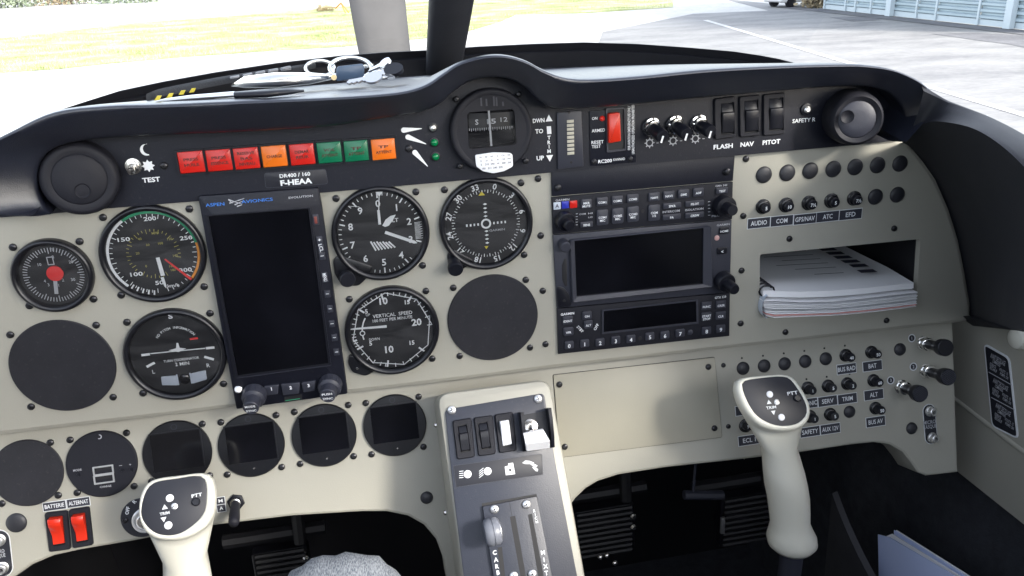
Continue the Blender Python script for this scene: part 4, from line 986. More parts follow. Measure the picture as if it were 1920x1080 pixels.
for s, x, y, h, w_ in (('GARMIN', 175, 378, 4, 26), ('INTERCOM', 1205, 487, 4, 32), ('ISOLATION', 1425, 468, 4, 34), ('GMA 340', 1680, 242, 3.5, 22), ('HI', 440, 505, 3, 8), ('LO', 440, 542, 3, 8), ('COM', 365, 512, 3, 12), ('PILOT', 1640, 528, 3.5, 20)): X, Y = G5(x, y); t.txt(m, s, X, Y, h, w_, 2.75)
t.part('lettering', m, 'dimw')
for (x, y), mt, s in (((125, 435), 'greyp', 'A'), ((202, 425), 'blue', ''), ((280, 420), 'redl', '')):
    X, Y = G5(x, y); c = t.p(X, Y, 3); m = MB(); m.prism(rect(c[0], c[1], 6, 6, .4), 2.5, 3.2, .2); t.part('marker_lamp', m, mt)
    if s: m = MB(); t.txt(m, s, X, Y, 7, None, 3.35, bold=.03); t.part('lettering', m, 'ink')
knob(t, G5(185, 565), G5(248, 625), 2.6, 15, 8, 4.6); knob(t, G5(1690, 425), G5(1790, 478), 2.6, 24, 9, 5.0, step=.45)
m = MB()
for i in range(5): c = t.p(*G5(310, 510 + i * 26), 2.8); m.stroke((c[0] - .8, c[1]), (c[0] + .8, c[1]), .5, 2.8); c = t.p(*G5(1565, 395 + i * 32), 2.8); m.stroke((c[0] - 1, c[1]), (c[0] + 1, c[1]), .5, 2.8)
t.part('marks', m, 'dimw'); m = MB(); c = t.p(*G5(935, 485), 2.7); m.lathe([(1.6, 2.5), (1.4, 2.8)], *c, n=14); t.part('sensor_hole', m, 'deep')

def G6(x, y): return (1020 + x / 3.858, 400 + y / 3.858)
t = Thing('navigation_screen', 'dark navigation unit with a wide blank screen in the middle of the stack', 'radio', group='radios in the stack')
m = MB(); m.prism([t.p(*q_, 2.6) for q_ in (G6(65, 158), G6(1358, 48), G6(1345, 570), G6(95, 685))], 0, 2.8, .5); t.part('face', m, 'grey')
o = rounded([t.p(*q_, 6) for q_ in (G6(185, 195), G6(1212, 92), G6(1222, 535), G6(205, 650))], 2.5, 4); i_ = rounded([t.p(*q_, 6) for q_ in (G6(222, 198), G6(1158, 108), G6(1153, 515), G6(238, 607))], .8, 4)
m = MB(); m.loft([R3(o, 2.5), R3(o, 5.4), R3(inset(o, .8 if area(o) * 1 else .8), 6.4), R3(i_, 5.2), R3(i_, 3.4)]); t.part('screen_frame', m, 'grey')
m = MB(); m.prism(i_, 2.6, 3.5); t.part('screen', m, 'screen')
for x, y, s in ((1305, 125, 'HOME'), (1290, 272, '<')): X, Y = G6(x, y); btn(t, X, Y, 18, 12, s, 4 if s != '<' else 6, 'plastic', 4.2)
m = MB(); t.txt(m, 'GARMIN', *G6(1297, 82), 3.8, 24, 3); t.part('lettering', m, 'dimw')
m = MB(); c = t.p(*G6(1250, 178), 3); m.lathe([(2.3, 2.6), (2.3, 3.4), (1.4, 3.8)], *c, n=20); t.part('light_sensor', m, 'pink')
knob(t, G6(1290, 480), G6(1382, 555), 2.8, 24, 8.5, 4.8, 'plastic', .4); knob(t, G6(135, 215), G6(158, 248), 2.8, 12, 4.5, 4.6, 'grey')
m = MB(); m.prism(rounded([t.p(*G6(*q_), 3) for q_ in ((150, 325), (162, 328), (168, 525), (152, 528), (132, 480), (130, 375))], .8, 3), 2.7, 3.1, .1); t.part('card_slot', m, 'deep')
m = MB(); c = t.p(*G6(100, 625), 3); o = [t.p(*G6(*q_), 3) for q_ in ((92, 525), (140, 535), (175, 575), (195, 640), (195, 672), (98, 680))]; m.prism(rounded(o, 2, 3), 2.7, 3.6, .3); m.mi(1); c = t.p(*G6(145, 632), 3); m.lathe([(1.4, 3.6), (1.2, 3.8)], *c, n=14); t.part('corner_cap', m, ['plastic', 'deep'])

t = Thing('transponder', 'black transponder with ten numbered keys along its foot lowest in the stack', 'radio', group='radios in the stack')
m = MB(); m.prism([t.p(*q_, 2.4) for q_ in (G6(95, 690), G6(1345, 575), G6(1341, 887), G6(105, 1018))], 0, 2.6, .4); t.part('face', m, 'matt')
o = [t.p(*G6(*q_), 3) for q_ in ((418, 700), (1112, 625), (1115, 795), (418, 872))]; i_ = [t.p(*G6(*q_), 3) for q_ in ((430, 706), (1100, 633), (1103, 785), (430, 860))]
m = MB(); m.hole_plate(o, i_, 2.5, 3.8); t.part('display_frame', m, 'grey'); m = MB(); m.prism(i_, 2.5, 2.9); t.part('display', m, 'screen')
for i, (x, y) in enumerate(((183, 955), (295, 943), (407, 934), (520, 920), (630, 910), (767, 892), (876, 882), (987, 868), (1177, 850), (1280, 837))): btn(t, *G6(x, y), 17, 14, str(i), 7, 'grey', 4.2)
for x, y, s, w_ in ((173, 775, 'IDENT', 19), (178, 857, 'VFR', 19), (312, 740, 'ON', 18), (322, 805, 'ALT', 16), (1177, 670, 'FUNC', 19), (1282, 662, 'CRSR', 19), (1177, 748, 'START\nSTOP', 19), (1280, 740, 'CLR', 19)): btn(t, *G6(x, y), w_, 15, s, 4, 'grey', 4.2)
m = MB(); t.txt(m, 'STBY', *G6(262, 838), 5, 16, 2.9, rot=-1.0 if False else -.9); t.txt(m, 'OFF', *G6(378, 822), 5, 13, 2.9, rot=1.0); t.txt(m, 'GARMIN', *G6(170, 727), 4.5, 25, 2.9, bold=.02); t.txt(m, 'GTX 328', *G6(1277, 607), 4, 21, 2.9); t.part('lettering', m, 'white')
m = MB(); c = t.p(*G6(1058, 861), 3); m.lathe([(2.6, 2.5), (2.5, 3.2), (1.5, 3.6)], *c, n=20); t.part('light_sensor', m, 'grey'); m = MB(); c = t.p(*G6(695, 905), 3); m.lathe([(1.9, 2.5), (1.7, 2.8)], *c, n=14); t.part('key_hole', m, 'deep')

# ------------------------------------------------------------------ annunciator strip items (4 mm proud)
D = 4
def vent(name, label, base, face, dface, r, rin, dim):
    t = Thing(name, label, 'air vent', px=base, d=D, group='round air vents'); c = t.p3(*face, dface); m = MB(); b_ = (0, 0, 0)
    m.rev(b_, c, [(r * 1.04, 0), (r * 1.04, dface * .5), (r, dface * .85), (r * .95, dface * .98), (r * .86, dface * 1.03), (r * .70, dface * .97)], 64, cap=False); t.part('ring', m, 'matt', angle=50)
    ax = V(c).normalized(); m = MB(); m.rev(tuple(ax * dface * .9), tuple(ax * (dface + 4)), [(r * .72, 0), (r * .70, 1.5), (r * .66, 2.2), (r * .3, 2.6), (0.1, 2.8)], 48); t.part('eyeball', m, 'grey' if base[0] > 900 else 'matt', angle=50)
    q_ = t.p3(*dim, dface * .9 + 2.4); m = MB(); m.rev(q_, tuple(V(q_) + ax * 2), [(5.4, 0), (5.2, .5), (4.4, -.2), (2.5, -1.2), (.1, -1.6)], 28); t.part('dimple', m, 'matt', angle=80)
vent('air_vent', 'round black air vent in the hood corner beside the moon symbol', (152, 330), (149, 337), 18, 25.5, 18, (155, 358))
vent('air_vent', 'round black air vent at the passenger end of the strip', (1588, 216), (1609, 224.5), 30, 21.5, 15, (1589, 219))
def toggle(t, base, tip, r=6.5, mt='steel', L=14, lever='steel'):
    b_ = t.p3(*base, 0); m = MB(); m.rev(b_, (b_[0], -5, b_[2]), [(r, 0), (r, 1.8), (r * .7, 2), (r * .7, 4.4), (r * .45, 4.6), (r * .42, 3.4)], 6 if False else 24, cap=True); t.part('nut', m, mt)
    q_ = t.p3(*tip, L); m = MB(); m.rev((b_[0], -3, b_[2]), q_, [(1.4, 0), (1.9, L * .5), (2.7, L * .85), (2.5, L * .98), (1.2, L * 1.04)], 16); t.part('lever', m, lever)
t = Thing('toggle_switch', 'small chrome toggle switch between the vent and the sun symbol', 'switch', px=(250, 311), d=D); toggle(t, (251, 311), (247, 319), 5.8, L=8)
t = Thing('dimmer_markings', 'white moon and sun symbols over the word test', 'marking', px=(278, 310), d=D)
m = MB(); 
o = [t.p(272 + 9 * math.cos(a_), 282 + 9 * math.sin(a_), .3) for a_ in [R(-60 - k * 14) for k in range(19)]] + [t.p(276 + 7 * math.cos(a_), 280 + 7.2 * math.sin(a_), .3) for a_ in [R(-60 - 252 + 20 + k * 14) for k in range(16)]]
m.add([(x, -.3, z) for x, z in o], [tuple(range(len(o)))]) if False else None
c = t.p(274, 281, .3); n = 14; oa = [(c[0] + 4.2 * math.cos(R(70 + k * 220 / n)), c[1] + 4.2 * math.sin(R(70 + k * 220 / n))) for k in range(n + 1)]; ob = [(c[0] + 1.6 + 3.7 * math.cos(R(95 + k * 170 / n)), c[1] + .5 + 3.8 * math.sin(R(95 + k * 170 / n))) for k in range(n + 1)]
for k in range(n): m.add([(oa[k][0], -.3, oa[k][1]), (oa[k + 1][0], -.3, oa[k + 1][1]), (ob[k + 1][0], -.3, ob[k + 1][1]), (ob[k][0], -.3, ob[k][1])], [(0, 1, 2, 3)])
t.part('moon', m, 'white'); m = MB(); c = t.p(278, 311, .3); m.poly([(c[0] + (4.6 if k % 2 == 0 else 3) * math.cos(k * math.pi / 8), c[1] + (4.6 if k % 2 == 0 else 3) * math.sin(k * math.pi / 8)) for k in range(16)], .3); t.part('sun', m, 'white')
m = MB(); t.txt(m, 'TEST', 283.5, 337, 9, 34, .3, bold=.03); t.part('lettering', m, 'white')
LAMPS = [(360, 303, 'redl', 'PRESS\nHUILE', 'red warning lamp at the end by the sun symbol'), (412, 299.5, 'redl', 'PRESS\nESSENCE', 'red warning lamp second from the sun symbol'), (463, 296, 'redl', 'RESERVE\nBAS\nNIVEAU', 'red warning lamp with three lines of writing'),
         (515, 292, 'orgl', 'CHARGE', 'orange warning lamp between two red ones'), (567, 288.5, 'redl', 'DEMAR\nREUR', 'red warning lamp between the orange and the green lamps'), (618, 285, 'grnl', 'VOL\nATTEINT', 'green warning lamp next to the last red one'), (668, 282, 'grnl', 'TP\nATTEINT', 'green warning lamp next to the last orange one'), (719, 279, 'orgl', 'TP\nATTEINT', 'orange warning lamp at the end nearest the compass')]
LAMPS = [l[:4] + (l[4].replace('nearest', 'beside'),) for l in LAMPS]
for x, y, mt, s, lb in LAMPS:
    t = Thing('warning_lamp', lb, 'warning lamp', px=(x, y), d=D, group='square warning lamps in the strip')
    m = MB(); m.hole_plate(rect(0, 0, 21.4, 19, .8), rect(0, 0, 18.4, 16.0, .8), 0, 2.9); t.part('surround', m, 'plastic')
    m = MB(); m.prism(rect(0, 0, 18.0, 15.6, .6), 0, 2.6, .6); t.part('lens', m, mt)
    m = MB(); L = s.split('\n')
    for i, ln_ in enumerate(L): m.text(ln_, 0, -(i - (len(L) - 1) / 2) * 4.0, 2.2, 2.7, 6 + .9 * len(ln_), bold=.03)
    t.part('lettering', m, 'lensink')
t = Thing('registration_placard', 'small black placard with the registration under the lamp row', 'placard', px=(555, 335), d=D)
o = rounded([t.p(*q_, .4) for q_ in ((495, 325), (611, 317), (615, 345), (498, 353))], 2, 4); m = MB(); m.prism(o, 0, .4, .1); t.part('plate', m, 'plate'); m = MB(); m.hole_plate(inset(o, -.1), inset(o, .35), .3, .55); t.part('border', m, 'grey')
m = MB(); t.txt(m, 'DR400 / 160', 553, 328, 7, 58, .6, bold=.02); t.txt(m, 'F-HEAA', 555.5, 341, 10.5, 60, .6, bold=.04); t.part('lettering', m, 'white')
for x, y, x1, y1, mt, lb in ((757, 244, 791, 241, 'silver', 'silver indicator lamp by the level flap symbol'), (765, 257, 799, 270, 'ledg', 'upper green indicator lamp by the slanted flap symbol'), (778, 286, 802, 312, 'ledg', 'lower green indicator lamp by the steep flap symbol')):
    i = {244: 0, 257: 1, 286: 2}[y]; lx, ly = ((811.5, 239), (814, 267), (816.5, 293.5))[i]
    t = Thing('flap_indicator', lb, 'indicator lamp', px=(lx, ly), d=D, group='flap indicator lamps'); m = MB(); m.lathe([(3.6, 0), (3.6, 1.2), (3.0, 1.4)], n=24); t.part('socket', m, 'plastic'); m = MB(); m.lathe([(2.9, 1), (2.7, 2.2), (1.8, 3.2), (.6, 3.6)], n=24); t.part('lens', m, mt)
    m = MB(); a_, b_ = V(t.p(x, y, .3)), V(t.p(x1, y1, .3)); u = (b_ - a_).normalized(); n_ = V((-u.y, u.x)); r_ = 2.0
    m.poly([tuple(a_ + u * r_ * math.cos(p) + n_ * r_ * math.sin(p)) for p in [math.pi / 2 + k * math.pi / 10 for k in range(11)]] + [tuple(b_ - n_ * .25), tuple(b_ + n_ * .25)], .3); t.part('flap_symbol', m, 'white')
# compass
t = Thing('compass', 'round black magnetic compass under the hump of the glareshield', 'compass', px=(919, 243), d=D); cx, cz = 0, 0
m = MB(); m.lathe([(32.2, 0), (32.2, 7), (31.4, 9), (29.8, 9.6), (27, 8.6)], n=72, cap=False); t.part('case', m, 'matt', angle=50); m = MB(); 
c = t.p(921, 242, 8); o = rounded([t.p(*q_, 8.4) for q_ in ((876, 211), (964, 204), (969, 271), (879, 280))], 3, 5)
f_ = circle(0, 0, 27.5, len(o)); a0 = min(range(len(o)), key=lambda k: (V(f_[0]) - V(o[k])).length); o2 = o[a0:] + o[:a0]
if area(o2) < 0: o2 = [o2[0]] + o2[1:][::-1]
m.loft([R3(f_, 8.6), R3(o2, 8.4), R3(o2, 4.0)]); t.part('face', m, 'matt', angle=40)
m = MB(); m.prism(o2, .5, 1.4); t.part('bowl', m, 'screen'); m = MB(); b0 = t.p(880, 240, 3); b1 = t.p(966, 236, 3)
rg = [[(b0[0] + (b1[0] - b0[0]) * k / 12, -(3.5 + 2.5 * math.sin(math.pi * k / 12)) + 1, b0[1] + dz + (b1[1] - b0[1]) * k / 12) for k in range(13)] for dz in (11, -1.5)]; m.loft(rg, closed=False); t.part('card', m, 'dial')
m = MB(); t.txt(m, 'S', 894, 229, 10, None, 5.4, bold=.02); t.txt(m, '15', 921.5, 227.5, 9.5, 17, 5.8, bold=.02); t.txt(m, '12', 945, 224, 8, 13, 5.4, bold=.0)
for k in range(22): x = 876 + k * 4; c = t.p(x, 243.5 - (x - 876) * .06, 5.6); m.stroke((c[0], c[1] - (.9 if k % 2 else 1.5)), (c[0], c[1] + .9), .45, 5.6)
t.part('card_markings', m, 'dimw')
m = MB(); m.stroke(t.p(916.5, 207, 8), t.p(921.5, 274, 8), 1.5, 7.8); t.part('lubber_line', m, 'dimw'); m = MB(); m.poly(inset(o2, .2), 8.2); t.part('window', m, 'glass')
m = MB()
for k, (x, h) in enumerate(((903, 17), (913, 15), (927, 20), (932, 18), (944, 9))): m.stroke(t.p(x, 199, 9.7), t.p(x - 1, 199 - h * .9, 9.7), 1.4, 8.9, 1.2)
t.part('corrector_marks', m, 'grey')
o = [t.p(*q_, 10) for q_ in ((891, 291), (925, 286), (957, 287), (961, 290), (962, 312), (945, 321), (925, 325), (905, 321), (893, 312))]; m = MB(); m.prism(rounded(o, 1.2, 3), 8.5, 10.2, .3); c_ = t.part('correction_card', m, 'whitep')
m = MB(); tags = ['N', '30', '60', 'E', '120', '150', '2', '31', '61', '91', '120', '149', 'S', '210', '240', 'W', '300', '330', '181', '211', '240', '270']
for i, s in enumerate(tags): r_, k = divmod(i, 6); t.txt(m, s, 901 + k * 10.5 + r_ * .8 + (4 if r_ == 3 else 0), 295 - k * .9 + r_ * 7, 3.4, None, 10.4)
t.part('lettering', m, 'ink', parent=c_)
screws(t, [(856, 186), (973, 177), (863, 312), (986, 302), (884, 306.5), (969.5, 297.5)], 4, SCREWS_S)
# trim indicator
t = Thing('trim_indicator', 'grey trim indicator with a column of pale segments beside the compass', 'indicator', px=(1068, 262), d=D)
m = MB(); m.prism(rounded([t.p(*q_, 1.6) for q_ in ((1044, 211), (1090, 207), (1094, 312), (1046, 317))], .8, 2), 0, 2, .4); t.part('plate', m, 'grey')
for k in range(9): a_ = t.p(1063.5 + k * .1, 228 + k * 7.5, 2.4); b_ = t.p(1075.5 + k * .12, 227 + k * 7.5, 2.4); m = MB(); m.prism(rect((a_[0] + b_[0]) / 2, (a_[1] + b_[1]) / 2, 5.6, 2.2), 1.9, 2.5, .1); t.part('segment', m, 'segment')
m = MB()
for x, y in ((1067, 211), (1071, 304.5)): c = t.p(x, y, 2.1); m.lathe([(1.1, 1.9), (1, 2.3)], *c, n=12)
t.part('rivet', m, 'deep')
m = MB(); t.txt(m, 'DWN', 1010, 226, 8, 22, .3, bold=.03); t.txt(m, 'TO', 1011, 246, 8.5, 15, .3, bold=.03); t.txt(m, 'UP', 1013, 296.5, 8.5, 14, .3, bold=.03)
for s, y in zip('TRIM', (258, 267, 275, 283.5)): t.txt(m, s, 1029.5, y, 7, None, .3, bold=.03)
m.poly([t.p(*q_, .3) for q_ in ((1023, 228), (1036, 227), (1029, 215))], .3); m.poly([t.p(*q_, .3) for q_ in ((1024, 291.5), (1037, 290.5), (1031, 303))], .3); m.poly([t.p(*q_, .3) for q_ in ((1025, 237), (1033, 236.5), (1034, 251), (1026, 251.5))], .3); t.part('lettering', m, 'white')
# emergency beacon remote
t = Thing('beacon_switch', 'emergency beacon remote with a red rocker in a black well', 'switch', px=(1148, 255), d=D)
m = MB(); m.prism(rounded([t.p(*q_, 1) for q_ in ((1105, 209), (1191, 200), (1194, 304), (1107, 312))], .8, 2), 0, 1, .3); t.part('plate', m, 'black')
o = rounded([t.p(*q_, 2.5) for q_ in ((1136, 203), (1171, 201), (1174, 282), (1138, 286))], 1.2, 3); i_ = rounded([t.p(*q_, 2.5) for q_ in ((1139, 206), (1170, 204), (1172, 279), (1141, 283))], 1.2, 3); m = MB(); m.hole_plate(o, i_, .5, 2.6); t.part('well_rim', m, 'grey'); m = MB(); m.prism(i_, .5, 1.2); t.part('well', m, 'deep')
o = rounded([t.p(*q_, 6) for q_ in ((1141, 213), (1163, 211), (1165, 265), (1142, 269))], 1.0, 3); m = MB(); m.prism(o, 1, 6, 1); t.part('rocker', m, 'red')
m = MB(); t.txt(m, 'ON', 1115, 222, 5.5, 10, 1.2); t.txt(m, 'ARMED', 1122, 244.5, 6, 25, 1.2); t.txt(m, 'RESET', 1120.5, 266.5, 6, 23, 1.2); t.txt(m, 'TEST', 1118, 274.5, 6, 17, 1.2); t.txt(m, 'RC200', 1134.5, 302, 6.5, 26, 1.2, bold=.03); t.txt(m, 'KANNAD', 1161, 298.5, 4.5, 22, 1.2)
t.txt(m, 'FOR AVIATION EMERGENCY USE ONLY', 1179.5, 240, 5, 83, 1.2, rot=math.pi / 2, bold=.02); t.txt(m, 'UNAUTHORIZED OPERATION PROHIBITED', 1187, 243, 5, 92, 1.2, rot=math.pi / 2, bold=.02); t.part('lettering', m, 'white')
m = MB(); c = t.p(1129, 222, 1); m.lathe([(2.2, 1), (2, 2.2), (1, 3)], *c, n=16); t.part('lamp', m, 'redl'); screws(t, [(1114, 303.5), (1182, 298)], 1, SCREWS_S)
# three dimmer knobs
for i, ((bx, by), (tx, ty), (gx, gy), lb) in enumerate((((1220, 238), (1243, 256), (1218, 268), 'chrome collared dimmer knob beside the beacon switch'), ((1264, 234), (1288, 251.5), (1262, 264), 'chrome collared dimmer knob in the middle of three'), ((1309, 233), (1333, 247), (1304, 260), 'chrome collared dimmer knob beside the flash rocker'))):
    t = Thing('dimmer_control', lb, 'knob', px=(bx, by), d=D, group='dimmer knobs with chrome collars'); b_, q_ = (0, 0, 0), t.p3(tx, ty, 19); L = V(q_).length
    m = MB(); m.rev(b_, q_, [(8.0, 0), (8.0, 1.2), (6.8, 1.8), (6.4, 4.2), (5.4, 4.6)], 28); t.part('collar', m, 'chrome', angle=50); m = MB(); m.rev(b_, q_, [(5.0, 0), (5.0, L * .5), (4.9, L * .52), (5.4, L * .55), (5.3, L * .94), (4.7, L)], 28); t.part('knob', m, 'plastic'); t.part('pointer', (lambda mm: (mm.stroke(t.p(tx + 1, ty - 1, 19.6), t.p(tx - 3, ty + 12, 19.6), 1.5, 19.2), mm)[1])(MB()), 'white')
    m = MB(); c = t.p(gx, gy, .3); m.arc(c[0], c[1], 2.2, 3.1, 0, 6.2832, .3, 20)
    for k in range(8): aa = k * math.pi / 4; m.stroke((c[0] + 3 * math.cos(aa), c[1] + 3 * math.sin(aa)), (c[0] + 4.2 * math.cos(aa), c[1] + 4.2 * math.sin(aa)), .8, .3)
    c = t.p(gx + 15, gy, .3); m.stroke((c[0] - 1, c[1]), (c[0] + 1, c[1]), .5, .3); t.part('lamp_symbol', m, 'dimw')
# rocker switches
def rocker(name, label, fr, bz, op, d0, mt='plastic', bezm='matt', split=.32, grp=None, flip=False, rise=4.5, low=1.2):
    cx = sum(p[0] for p in bz) / 4; cy = sum(p[1] for p in bz) / 4; t = Thing(name, label, 'switch', fr, (cx, cy), d0, group=grp)
    o = rounded([t.p(*q_, 2) for q_ in bz], 2.2, 4); i_ = rounded([t.p(*q_, 2) for q_ in op], 1.0, 4)
    if area(o) < 0: o = o[::-1]; i_ = i_[::-1]
    m = MB(); m.loft([R3(o, 0), R3(o, 1.6), R3(inset(o, .7), 2.6), R3(i_, 2.6), R3(i_, .4)]); t.part('surround', m, bezm)
    m = MB(); m.prism(i_, 0, .5); t.part('well', m, 'deep')
    P_ = [V(t.p(*q_, 2)) for q_ in op]       # TL TR BR BL
    f = lambda u, v: (P_[0] * (1 - u) + P_[1] * u) * (1 - v) + (P_[3] * (1 - u) + P_[2] * u) * v
    pf = [(.03, .6), (.06, low), (split - .03, low + 1.6), (split, rise), (split + .05, rise + .3), (.6, rise - .6), (.93, low + 1.4), (.97, .6)] if not flip else [(.03, .6), (.05, rise), (.10, rise + .8), (.3, rise + .5), (.34, rise - .3), (.65, low + 2.2), (.93, low + 2.6), (.97, .6)]
    m = MB(); rg = []
    for v, dd in pf:
        rg.append([(f(u, v)[0], -(dd - e), f(u, v)[1]) for u, e in ((.05, 9), (.05, .5), (.1, 0), (.9, 0), (.95, .5), (.95, 9))])
    rg = [[(x, min(y, 0), z) for x, y, z in r] for r in rg]
    m.loft(rg, closed=False); t.part('rocker', m, mt, angle=40); return t
TR = 'rocker switches in the strip'
def Q(x0, y0, x1, y1, sk=0, rk=0): return [(x0 - 0, y0), (x1, y0 - sk), (x1 + rk, y1 - sk), (x0 + rk, y1)]
for nm, bz, op, tx in (('FLASH', Q(1339, 185, 1379, 262, 5, 1), Q(1351, 193, 1376, 253, 2, 1), (1356, 274.5, 36)), ('NAV', Q(1386, 181, 1425, 258, 4, 1), Q(1395, 188, 1421, 250, 2, 1), (1401, 270.4, 25)), ('PITOT', Q(1431, 177, 1472, 255, 4, 0), Q(1441, 184, 1468, 246, 2, 1), (1446.5, 266.3, 33))):
    t = rocker('rocker_switch', 'black rocker switch marked %s under the hood' % nm.lower(), MAIN, bz, op, D, grp=TR)
    m = MB(); t.txt(m, nm, tx[0], tx[1], 8.5, tx[2], .3, bold=.03); t.part('lettering', m, 'white')
t = Thing('safety_button', 'small round button marked safety beside the passenger vent', 'button', px=(1511, 205), d=D); m = MB(); m.lathe([(5, 0), (5, 1.4), (4, 1.8)], n=24); t.part('collar', m, 'plastic'); m = MB(); m.lathe([(3, 1), (2.9, 3), (1.6, 4)], n=20); t.part('button', m, 'silver'); m = MB(); t.txt(m, 'SAFETY R', 1507.5, 225.5, 7.5, 43, .3, bold=.02); t.part('lettering', m, 'white')

# ------------------------------------------------------------------ plugs and breakers
def plug(lb, fr, x, y, r, g):
    t = Thing('hole_plug', lb, 'hole plug', fr, (x, y), 0, group=g); m = MB(); m.lathe([(r, 0), (r, .5), (r * .93, 1.3), (r * .7, 2.1), (r * .4, 2.6), (.2, 2.8)], n=36); t.solo(m, 'plug', angle=60)
ORD = ['first', 'second', 'third', 'fourth', 'fifth', 'sixth', 'last']
for i, (x, y) in enumerate(((1432, 327.7), (1476, 324), (1519, 320), (1562, 317), (1603, 313), (1645, 309.6), (1687, 306.7))): plug('%s domed plug from the radio stack in the row of seven' % ORD[i], MAIN, x, y, 7.3, 'domed hole plugs above the document pocket')
plug('domed plug right after the breaker labelled efd' .replace('right ', 'just '), MAIN, 1641, 369, 7.2, 'domed hole plugs above the document pocket'); plug('domed plug ending the breaker row by the side trim', MAIN, 1682, 365, 7.2, 'domed hole plugs above the document pocket')
for i, (x, y) in enumerate(((1393, 690.5), (1432.5, 686), (1471, 682), (1509.5, 677.5), (1548, 672.5))): plug('%s domed plug of the lower row of five from the cover plate' % ORD[i], LOW, x, y, 6.3, 'domed hole plugs on the lower panel')
plug('domed plug below the trim label on the lower panel', LOW, 1592.5, 772, 6.0, 'domed hole plugs on the lower panel'); plug('domed plug between the bat breaker and pull knob one', LOW, 1687, 655, 6.2, 'domed hole plugs on the lower panel')
plug('domed plug beside the headset socket plate', LOW, 1709, 803, 5.9, 'domed hole plugs on the lower panel'); plug('domed plug beside the red battery rocker', LOW, 31, 980, 8.0, 'domed hole plugs on the lower panel'); plug('domed plug close to the foot of the console side', LOW, 800, 933, 5.6, 'domed hole plugs on the lower panel')
def breaker(lb, fr, base, tip, s, L, r=6.6):
    t = Thing('circuit_breaker', lb, 'circuit breaker', fr, base, 0, group='black circuit breakers'); q_ = t.p3(*tip, L); LL = V(q_).length
    m = MB(); m.rev((0, 0, 0), q_, [(r, 0), (r, 1.2), (r * .86, 2.0), (r * .84, 3.4), (r * .72, 3.8)], 32); t.part('collar', m, 'bezel', angle=40); m = MB(); m.rev((0, 0, 0), q_, [(4.2, 0), (4.2, LL * .93), (3.7, LL)], 28); b_ = t.part('button', m, 'plastic', angle=40)
    m = MB(); m.arc(0, 0, r * .55, r * .62, 0, 6.283, 4.0, 24); t.part('ring', m, 'grey')
    m = MB(); m.text(s, q_[0], q_[2], 3.0, L + .25, None if len(s) < 3 else 5.6, bold=.02); t.part('lettering', m, 'white', parent=b_)
for b_, q_, s, n in (((1430, 387), (1437, 391), '5', 'audio'), ((1473, 384), (1481, 388), '10', 'com'), ((1515.5, 380), (1525, 384.5), '7½', 'gps'), ((1558, 376), (1567, 380.5), '5', 'atc'), ((1600.6, 371.5), (1610, 376.5), '7½', 'efd')): breaker('round black breaker above the label reading %s' % n, MAIN, b_, q_, s, 8)
for b_, q_, s, n in (((1585, 666), (1597, 671), '40', 'bus rad'), ((1633, 660), (1647, 665), '50', 'bat'), ((1514, 727), (1524, 733), '1', 'nothing visible, next to the stick head'), ((1552, 723.5), (1562.5, 728), '5', 'serv'), ((1588, 719), (1599.5, 723.5), '2', 'trim'), ((1637, 713), (1650, 718), '60', 'alt'), ((1518, 780.5), (1528, 786), '1', 'safety'), ((1556, 776.5), (1566, 781), '5', 'aux'), ((1641, 765), (1654, 770), '50', 'bus av'), ((1397, 798), (1403, 800), '5', 'ecl')): breaker('round black breaker on the lower panel labelled %s' % n, LOW, b_, q_, s, 12, 6.2)
def labels(name, lb, fr, cells, h, th=.35):
    t = Thing(name, lb, 'label', fr, (cells[0][1], cells[0][2]), 0, group='black label plates')
    for s, x, y, w_, tw in cells:
        c = t.p(x, y, .4); W_, H_ = w_ * t.kx(x, y, .4), h * t.kz(x, y, .4); m = MB(); m.prism(rect(c[0], c[1], W_, H_), 0, .35); t.part('border', m, 'border') ; m = MB(); m.prism(rect(c[0], c[1], W_ - 1.0, H_ - 1.0), .3, .5); t.part('plate', m, 'grey')
        if s: m = MB(); t.txt(m, s, x, y, h * .42, tw, .65, bold=.01); t.part('lettering', m, 'white')
labels('label_strip', 'strip of five black labels under the upper breaker row', MAIN, [('AUDIO', 1423, 418, 43, 30), ('COM', 1466, 414, 43, 21), ('GPS/NAV', 1509.5, 410.5, 43, 36), ('ATC', 1552, 406, 43, 18), ('EFD', 1595, 402, 43, 18)], 20)
labels('label_plate', 'black label reading bus rad', LOW, [('BUS RAD', 1587.5, 691.5, 37, 33)], 19.5); labels('label_plate', 'black label reading bat', LOW, [('BAT', 1636, 686, 37, 15)], 19.5)
labels('label_strip', 'row of black labels ending in serv and trim', LOW, [('AVIONIC', 1515, 756.5, 37, 34), ('SERV', 1552, 752, 37, 22), ('TRIM', 1589, 747.5, 37, 20)], 19.5); labels('label_plate', 'black label mostly hidden by the second stick head', LOW, [('PH', 1397, 769, 37, 12)], 19)
labels('label_plate', 'black label reading alt', LOW, [('ALT', 1638.5, 740, 37, 15)], 19.5); labels('label_plate', 'black label reading bus av', LOW, [('BUS AV', 1642, 790.5, 37, 27)], 19.5); labels('label_plate', 'black label with the letters ecl under the stick head', LOW, [('ECL 1', 1405, 825, 42, 24)], 19.5)
labels('label_strip', 'pair of black labels reading safety and aux', LOW, [('SAFETY', 1519, 809.5, 38, 30), ('AUX 12V', 1557, 804, 38, 31)], 19.5)
